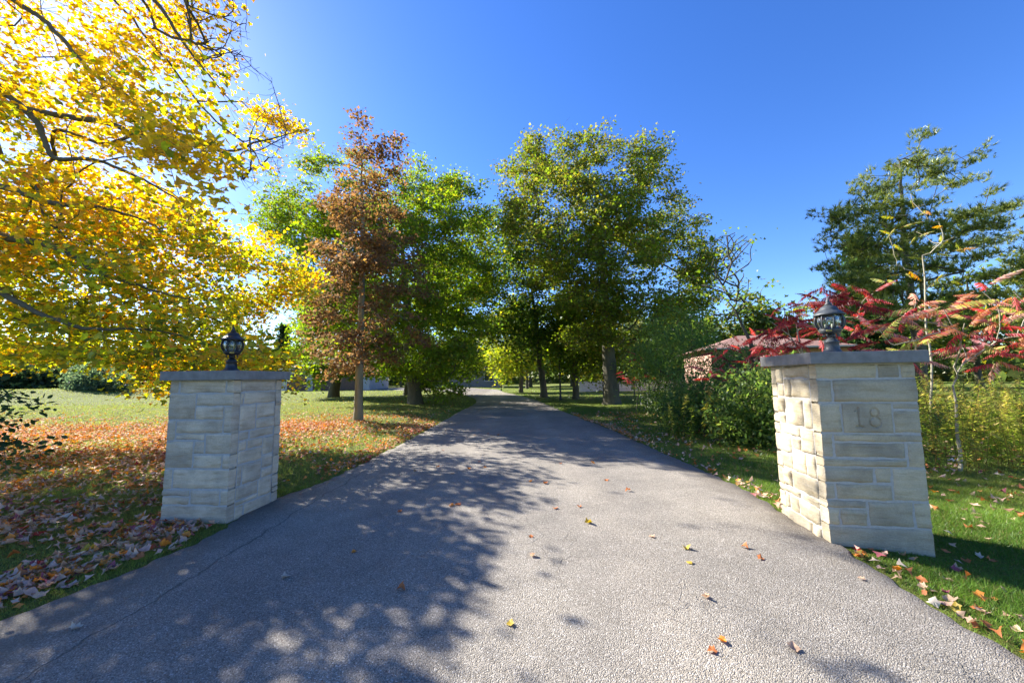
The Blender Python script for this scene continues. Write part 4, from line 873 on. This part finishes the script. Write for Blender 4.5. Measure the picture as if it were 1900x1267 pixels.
# ------------------------------------------------------------------ buildings
m, t, b = new_mat('pink_brick'); M_BRICK = m
tc = N(t, 'TexCoord'); bt = N(t, 'TexBrick', i_Scale=4.2, i_Color1=(.44, .23, .16, 1), i_Color2=(.52, .31, .23, 1), i_Mortar=(.48, .42, .37, 1), i_Mortar_Size=.012); 
mp = N(t, 'Mapping'); mp.inputs['Rotation'].default_value = (R_(90), 0, 0); t.links.new(tc.outputs['Object'], mp.inputs[0]); t.links.new(mp.outputs[0], bt.inputs['Vector']); t.links.new(bt.outputs[0], b.inputs['Base Color']); b.inputs['Roughness'].default_value = .9
m, t, b = new_mat('terracotta_shingle'); M_ROOF = m
tc = N(t, 'TexCoord'); bt = N(t, 'TexBrick', i_Scale=3.0, i_Color1=(.24, .12, .09, 1), i_Color2=(.31, .17, .125, 1), i_Mortar=(.10, .06, .05, 1), i_Mortar_Size=.02); t.links.new(tc.outputs['Object'], bt.inputs['Vector']); t.links.new(bt.outputs[0], b.inputs['Base Color']); b.inputs['Roughness'].default_value = .85
M_WHITE = plain('white_trim', (.62, .62, .60), .6, 5, .08); M_GARAGE = plain('pale_stucco', (.52, .51, .49), .85, 2, .1, .1); M_BROWN = plain('brown_door', (.14, .085, .06), .6, 4, .2)
M_GREYSIDE = plain('grey_siding', (.26, .25, .235), .8, 3, .12); M_GREYROOF = plain('grey_shingle', (.12, .115, .11), .9, 9, .25, .3)
def house(label, x0, x1, y0, y1, eave, ridge, wmat, rmat, wins, doors, over=.5, dmat=None, rz=0.0):
    cx = (x0+x1)/2; root = empty('house', (cx, y0, float(gz(cx, y0))), rz); tag(root, label, 'house'); hx = (x1-x0)/2; D_ = y1-y0
    box('wall', -hx, hx, 0, D_, -.2, eave, wmat, root)
    bm = bmesh.new(); o = over; e = eave+.02; ins = min(hx, D_/2)*.8
    vv = [bm.verts.new(p) for p in ((-hx-o, -o, e), (hx+o, -o, e), (hx+o, D_+o, e), (-hx-o, D_+o, e), (-hx+ins, D_/2, ridge), (hx-ins, D_/2, ridge))]
    for q in ((0, 1, 5, 4), (1, 2, 5), (2, 3, 4, 5), (3, 0, 4), (3, 2, 1, 0)): bm.faces.new([vv[i] for i in q])
    roof = bm_obj('roof', bm, rmat, root)
    box('gutter', -hx-o-.03, hx+o+.03, -o-.14, -o-.055, e-.05, e+.04, M_WHITE, root)
    fa = box('fascia', -hx-o-.02, hx+o+.02, -o-.05, -o-.005, e-.16, e+.03, M_BROWN, root)
    for (wx, wz, ww, wh) in wins:
        wo = empty('window', (wx, -.02, wz)); wo.parent = root
        box('frame', -ww/2-.07, ww/2+.07, -.05, .015, -.07, wh+.07, M_WHITE, wo); box('pane', -ww/2, ww/2, -.065, -.052, 0, wh, M_PANE, wo); box('sill', -ww/2-.12, ww/2+.12, -.12, -.055, -.13, -.075, M_WHITE, wo)
    for (dx, dw, dh) in doors:
        d = box('garage_door', dx-dw/2, dx+dw/2, -.06, .01, .02, dh, dmat or M_BROWN, root)
        for k in range(4): box('panel', dx-dw/2+.08, dx+dw/2-.08, -.085, -.0605, .08+k*dh/4, (k+1)*dh/4-.02, dmat or M_BROWN, d)
        box('door_frame', dx-dw/2-.14, dx+dw/2+.14, -.10, .008, dh+.005, dh+.16, M_WHITE, root)
    return root
house('pink brick bungalow with terracotta hip roof behind the sumac', 14.0, 22.5, 26, 34, 3.2, 4.5, M_BRICK, M_ROOF, [(-2.2, 1.0, 1.6, 1.3), (1.6, 1.0, 1.8, 1.3)], [], rz=-.2)
house('pale stucco garage with brown doors across the far lawn', -31.5, -19.5, 52, 60, 2.9, 4.4, M_GARAGE, M_GREYROOF, [], [(-3.9, 2.6, 2.3), (-.4, 2.6, 2.3), (3.1, 2.6, 2.3)])
house('grey sided house with white window at the end of the driveway', -15, -2, 63, 72, 3.0, 5.5, M_GREYSIDE, M_GREYROOF, [(-4.0, 1.0, 1.3, 1.2), (0.8, 1.0, 1.3, 1.2), (4.6, 1.0, 1.3, 1.2)], [])

# lamp posts, white wall, wire fence
def lamp_post(x, y, h, label):
    z = float(gz(x, y)); root = empty('lamp_post', (x, y, z)); tag(root, label, 'lamp post')
    lathe('pole', [(.10, -.1), (.10, .12), (.075, .18), (.062, .3), (.055, h), (.075, h+.03), (.05, h+.06)], 12, M_BLACK, root, True)
    lathe('lamp_glass', [(.09, h+.06), (.15, h+.32), (.14, h+.34)], 8, M_GLASS, root)
    lathe('lamp_roof', [(.19, h+.34), (.17, h+.37), (.06, h+.46), (.03, h+.5), (.01, h+.58)], 8, M_BLACK, root)
lamp_post(3.18, 25.5, 2.7, 'tall black lamp post on the grass right of the driveway')
lamp_post(-1.35, 46, 2.3, 'black lamp post by the far bend of the driveway')
wl = empty('white_wall', (11.5, 37, 0)); tag(wl, 'low white wall standing in for a white driveway beyond the olive maple', 'wall'); box('wall_body', -5, 5, 0, .3, -.1, 1.0, M_WHITE, wl); box('coping', -5.05, 5.05, -.05, .35, 1.0, 1.08, M_WHITE, wl)  # wall put in where the neighbour's white driveway shows as a pale band
fe = empty('wire_fence', (8.6, 27, 0)); tag(fe, 'low black wire fence in front of the low white wall', 'fence')
for k in range(5): box('post', -2.2+k*1.1-.03, -2.2+k*1.1+.03, -.03, .03, -.1, 1.0, M_BLACK, fe)
for z in (.35, .65, .95): box('rail', -2.2, 2.2, -.008, .008, z-.008, z+.008, M_BLACK, fe)

# ------------------------------------------------------------------ grass, fallen leaves, litter
rng = np.random.RandomState(30)
def in_view(x, y, m=80):
    px = 950+F_PX*x/np.maximum(y, .3); py = 701+F_PX*EYE/np.maximum(y, .3); return (px > -m) & (px < 1900+m) & (py < 1400) & (y > 1.6)
def in_pillar(x, y):
    return (np.maximum(np.abs(x-cL[0]), np.abs(y-cL[1])) < .40) | (np.maximum(np.abs(x-cR[0]), np.abs(y-cR[1])) < .40)
gcol = SineNoise(61, .8); gcol2 = SineNoise(62, 3.0)
def grass_zone(n, y0, y1, h, wd, name_seed):
    r = np.random.RandomState(name_seed); xs, ys = [], []; tot = 0
    while tot < n:
        y = np.sqrt(r.uniform(y0**2, y1**2, 60000)); x = r.uniform(-1.7, 1.7, 60000)*y
        k = in_view(x, y, 260) & ~on_drive(x+r.normal(0, .035, len(x))*(y < 12), y) & ~in_pillar(x, y); xs.append(x[k]); ys.append(y[k]); tot += k.sum()
    x = np.concatenate(xs)[:n]; y = np.concatenate(ys)[:n]; m = len(x)
    P0 = np.stack([x, y, gz(x, y)-.004], -1); a = r.uniform(0, 6.28, m); hh = h*r.uniform(.5, 1.3, m)*(1+.25*gcol2(P0)).clip(.5, 1.6); ww = wd*r.uniform(.7, 1.3, m)
    d = np.stack([np.cos(a), np.sin(a), 0*a], -1)*ww[:, None]; ln = r.normal(0, .55, (m, 2))*hh[:, None]
    tip = P0+np.c_[ln, hh]; V = np.stack([P0-d, P0+d, tip], 1).reshape(-1, 3)
    g = np.clip(.5+.25*gcol(P0), 0, 1)[:, None]; lft = sstep(-2, -4, x)[:, None]
    g2 = np.clip(.5+.4*gcol2(P0*.6), 0, 1)[:, None]; c = np.array([(.11, .22, .032)])*(1-g)+np.array([(.24, .31, .06)])*g; c = c*(.78+.44*g2); c = c*(1-lft*.6)+np.array([(.36, .37, .09)])*lft*.6
    dry = (r.rand(m) < .10+.10*lft[:, 0])[:, None]; c = np.where(dry, np.array([(.26, .21, .08)]), c)*r.uniform(.65, 1.3, (m, 1))
    return V, np.repeat(c, 3, 0)
Zs = [grass_zone(260000, 1.7, 5.5, .042, .0022, 1), grass_zone(170000, 5.5, 11, .045, .0042, 2), grass_zone(120000, 11, 24, .05, .010, 3), grass_zone(60000, 24, 60, .06, .03, 4)]
V = np.concatenate([z[0] for z in Zs]); c = np.concatenate([z[1] for z in Zs])
tag(obj('grass', mesh_np('grass', V, [np.arange(len(V)).reshape(-1, 3)], M_GRASS, c), kind='stuff'), 'short green lawn grass on both sides of the driveway', 'grass')

TAN, PNK, FOR, FRU, FPU, FRE, FYE, FPA = (.60,.40,.26),(.62,.40,.31),(.66,.25,.05),(.48,.17,.06),(.30,.09,.11),(.40,.05,.03),(.50,.36,.06),(.55,.48,.38)
# litter mass
def litter_points(r, n, dens, xr, yr):
    xs, ys, tot = [], [], 0
    while tot < n:
        x = r.uniform(*xr, 40000); y = r.uniform(*yr, 40000); k = in_view(x, y) & ~on_drive(x, y) & ~in_pillar(x, y) & (r.rand(40000) < dens(x, y)); xs.append(x[k]); ys.append(y[k]); tot += k.sum()
    return np.concatenate(xs)[:n], np.concatenate(ys)[:n]
pn = SineNoise(63, .9); pn2 = SineNoise(64, 2.4)
def patch(x, y): Q = np.stack([x, y, 0*x], -1); return np.clip(.5+.33*pn(Q)+.3*pn2(Q), 0, 1)
def edge_dl(x, y): return np.interp(y, EL[:420, 1], EL[:420, 0])-x     # metres left of the driveway edge
def edge_dr(x, y): return x-np.interp(y, ER[:420, 1], ER[:420, 0])
def dens_left(x, y):
    core = .6*sstep(5.0, 7.5, y)*(1-sstep(11.5, 14.5, y))*sstep(-4.6, -5.6, x)*(.35+.65*patch(x, y))
    near = .55*(1-sstep(5.5, 7, y))*sstep(3.3, 4.0, y)*patch(x, y)**1.6*sstep(-3.2, -4.2, x)
    edge = .8*(1-sstep(.15, .9, edge_dl(x, y)))*sstep(5.8, 7, y)*(1-sstep(11, 14, y))*(.3+.7*patch(x, y))
    bank = 1.6*np.exp(-((edge_dl(x, y)-.55)/.3)**2)*(1-sstep(4.2, 4.8, y))
    mid = .22*sstep(-2.6, -3.2, x)*sstep(5.5, 8, y)*(1-sstep(14, 17, y))*patch(x, y)
    return np.clip(np.maximum.reduce([core, near, edge, bank, mid, .012+0*x]), 0, 1)*np.where(y > 14, np.exp(-(y-14)/5), 1)
r = np.random.RandomState(31)
x, y = litter_points(r, 25000, dens_left, (-30, -2), (1.8, 30))
x2, y2 = litter_points(r, 2600, lambda x, y: np.clip(.07+1.0*np.exp(-edge_dr(x, y)/.10), 0, 1)*(.3+.7*patch(x, y)), (2.4, 10), (1.8, 16))
x = np.concatenate([x, x2]); y = np.concatenate([y, y2]); n = len(x)
P = np.stack([x, y, gz(x, y)+r.uniform(.018, .05, n)], -1); sz = r.uniform(.042, .088, n)
near_bank = ((x < 0) & (y < 5.2))[:, None]; wl_ = np.where(near_bank, np.array([[.26,.28,.16,.08,.10,.03,.03,.06]]), np.array([[.16,.16,.36,.20,.02,.03,.05,.02]]))
wl_ = np.where((x > 0)[:, None], np.array([[.3,.2,.15,.2,.02,.02,.03,.08]]), wl_)
col = pal(r, n, [TAN, PNK, FOR, FRU, FPU, FRE, FYE, FPA], wl_)
T_FALL_V = T_STAR_V*np.array([1.15, 1, 1.6])
V, Fc = bake(T_FALL_V, T_STAR_F, P, frames(r, n, .38), sz, r.uniform(-1.5, 3, n))
# the leaves which show largest are single leaves
px_ = 950+F_PX*x/y; py_ = 701+F_PX*EYE/y; vis = (px_ > 0) & (px_ < 1900) & (py_ < 1267)
order = np.argsort(-(np.where(vis, sz/y, 0)))[:235]; mk = np.ones(n, bool); mk[order] = False
k = np.nonzero(mk)[0]; V3 = V.reshape(n, -1, 3)[mk]; nvt = len(T_FALL_V)
Fk = (T_STAR_F[None]+(np.arange(len(k))*nvt)[:, None, None]).reshape(-1, 3)
tag(obj('leaf_litter', mesh_np('leaf_litter', V3.reshape(-1, 3), [Fk], M_DRY, np.repeat(col[mk], nvt, 0)), kind='stuff'), 'carpet of orange and brown fallen leaves on the lawn', 'leaf litter')
FLM = {}
def fallen_mesh(ci, vi):
    if (ci, vi) in FLM: return FLM[(ci, vi)]
    r_ = np.random.RandomState(ci*13+vi); Vv = T_MAPLE_V.copy(); Vv[:, 1] -= .4
    Vv[:, 2] = r_.uniform(.2, .8)*np.abs(Vv[:, 0])*r_.choice([1, 1, -.6]) + r_.uniform(-.2, 1.0)*(Vv[:, 1])**2 + r_.uniform(-.5, .5)*Vv[:, 0]*Vv[:, 1] + .11*SineNoise(ci*7+vi, 5)(Vv); Vv[:, :2] *= r_.uniform(.85, 1.1, 2)
    Vv[:, 2] -= Vv[:, 2].min()
    v2 = np.concatenate([Vv, [(-.012, -.38, .03), (.012, -.38, .03), (.03, -.78, .07)]]); f2 = np.concatenate([T_MAPLE_F, [[len(Vv), len(Vv)+1, len(Vv)+2]]])
    c_ = np.array([TAN, PNK, FOR, FRU, FPU, FRE, FYE, FPA][ci]); cv = c_*r_.uniform(.8, 1.15, (len(v2), 1)); FLM[(ci, vi)] = mesh_np('fallen_leaf', v2, [f2], M_DRY, cv); return FLM[(ci, vi)]
CN = ['tan', 'pinkish tan', 'orange', 'rust brown', 'purple', 'red', 'yellow', 'pale beige']
def put_leaf(x, y, z, ci, size, label, group, tilt=.25):
    o = obj('fallen_leaf', fallen_mesh(ci, rng.randint(6)), loc=(x, y, z)); o.scale = (size,)*3; o.rotation_euler = (rng.normal(0, tilt), rng.normal(0, tilt), rng.uniform(0, 6.28)); tag(o, label, 'leaf', group)
for i in order:
    ci = int(np.argmin([np.abs(col[i]/col[i].sum()-np.array(cc)/sum(cc)).sum() for cc in (TAN, PNK, FOR, FRU, FPU, FRE, FYE, FPA)]))
    if x[i] < 0: lab, g_ = f'{CN[ci]} maple leaf lying in the leaf drift by the grey pillar', 'leaves in the drift by the grey pillar'
    else: lab, g_ = f'{CN[ci]} fallen maple leaf on the grass near the cream pillar', 'leaves on the grass near the cream pillar'
    put_leaf(x[i], y[i], P[i, 2]-.012, ci, sz[i]*(.95 if x[i] < 0 else .72), lab, g_, .3)
# leaves on the asphalt
apx = [(140,1163,7),(530,1072,7),(657,1026,2),(744,1097,3),(742,950,3),(838,940,2),(850,938,3),(985,895,2),(1012,898,3),(988,1034,0),(1092,972,6),(1210,997,0),(1280,1046,6),(1275,1020,6),(1310,1110,0),(948,1162,6),(1383,1024,3),(1412,1044,3),(1340,1192,2),(1322,1210,3),(1040,862,3),(1125,892,3),(1165,912,3),(890,858,3),(900,868,2),(905,806,3),(925,808,3),(880,808,3),(870,872,2),(812,868,3),(770,875,0),(700,845,3),(840,880,3),(1100,860,2),(1030,945,3),(1075,942,3),(985,998,3),(822,836,3),(1470,1205,0),(1600,1085,0)]
for (x_, y_, ci) in apx:
    u, d, z = rays(x_, y_); tq = (.035-EYE)/z; X, Y = float(u*tq), float(d*tq); put_leaf(X, Y, float(drive_z(X, Y))+.002, ci, rng.uniform(.045, .072), f'{CN[ci]} fallen maple leaf lying on the grey asphalt driveway', 'leaves on the driveway', .12)
# white paper scraps
for (x_, y_, s, lab) in ((1772, 858, .075, 'crumpled bluish white paper scrap on the grass beside the weeds'), (1428, 1200, .0, '')):
    if not s: continue
    u, d, z = rays(x_, y_); tq = (.05-EYE)/z; X, Y = float(u*tq), float(d*tq)
    q = np.linspace(-1, 1, 6); A, B = np.meshgrid(q, q); zz_ = .25*SineNoise(3, 3)(np.stack([A.ravel(), B.ravel(), 0*A.ravel()], -1)); Vv = np.stack([A.ravel(), B.ravel()*.6, zz_-zz_.min()], -1)*s
    ii = (np.arange(5)[:, None]*6+np.arange(5)).ravel(); tag(obj('paper_scrap', mesh_np('paper_scrap', Vv, [np.stack([ii, ii+1, ii+7, ii+6], -1)], M_WHITE), loc=(X, Y, float(gz(X, Y))+.01)), lab, 'paper')
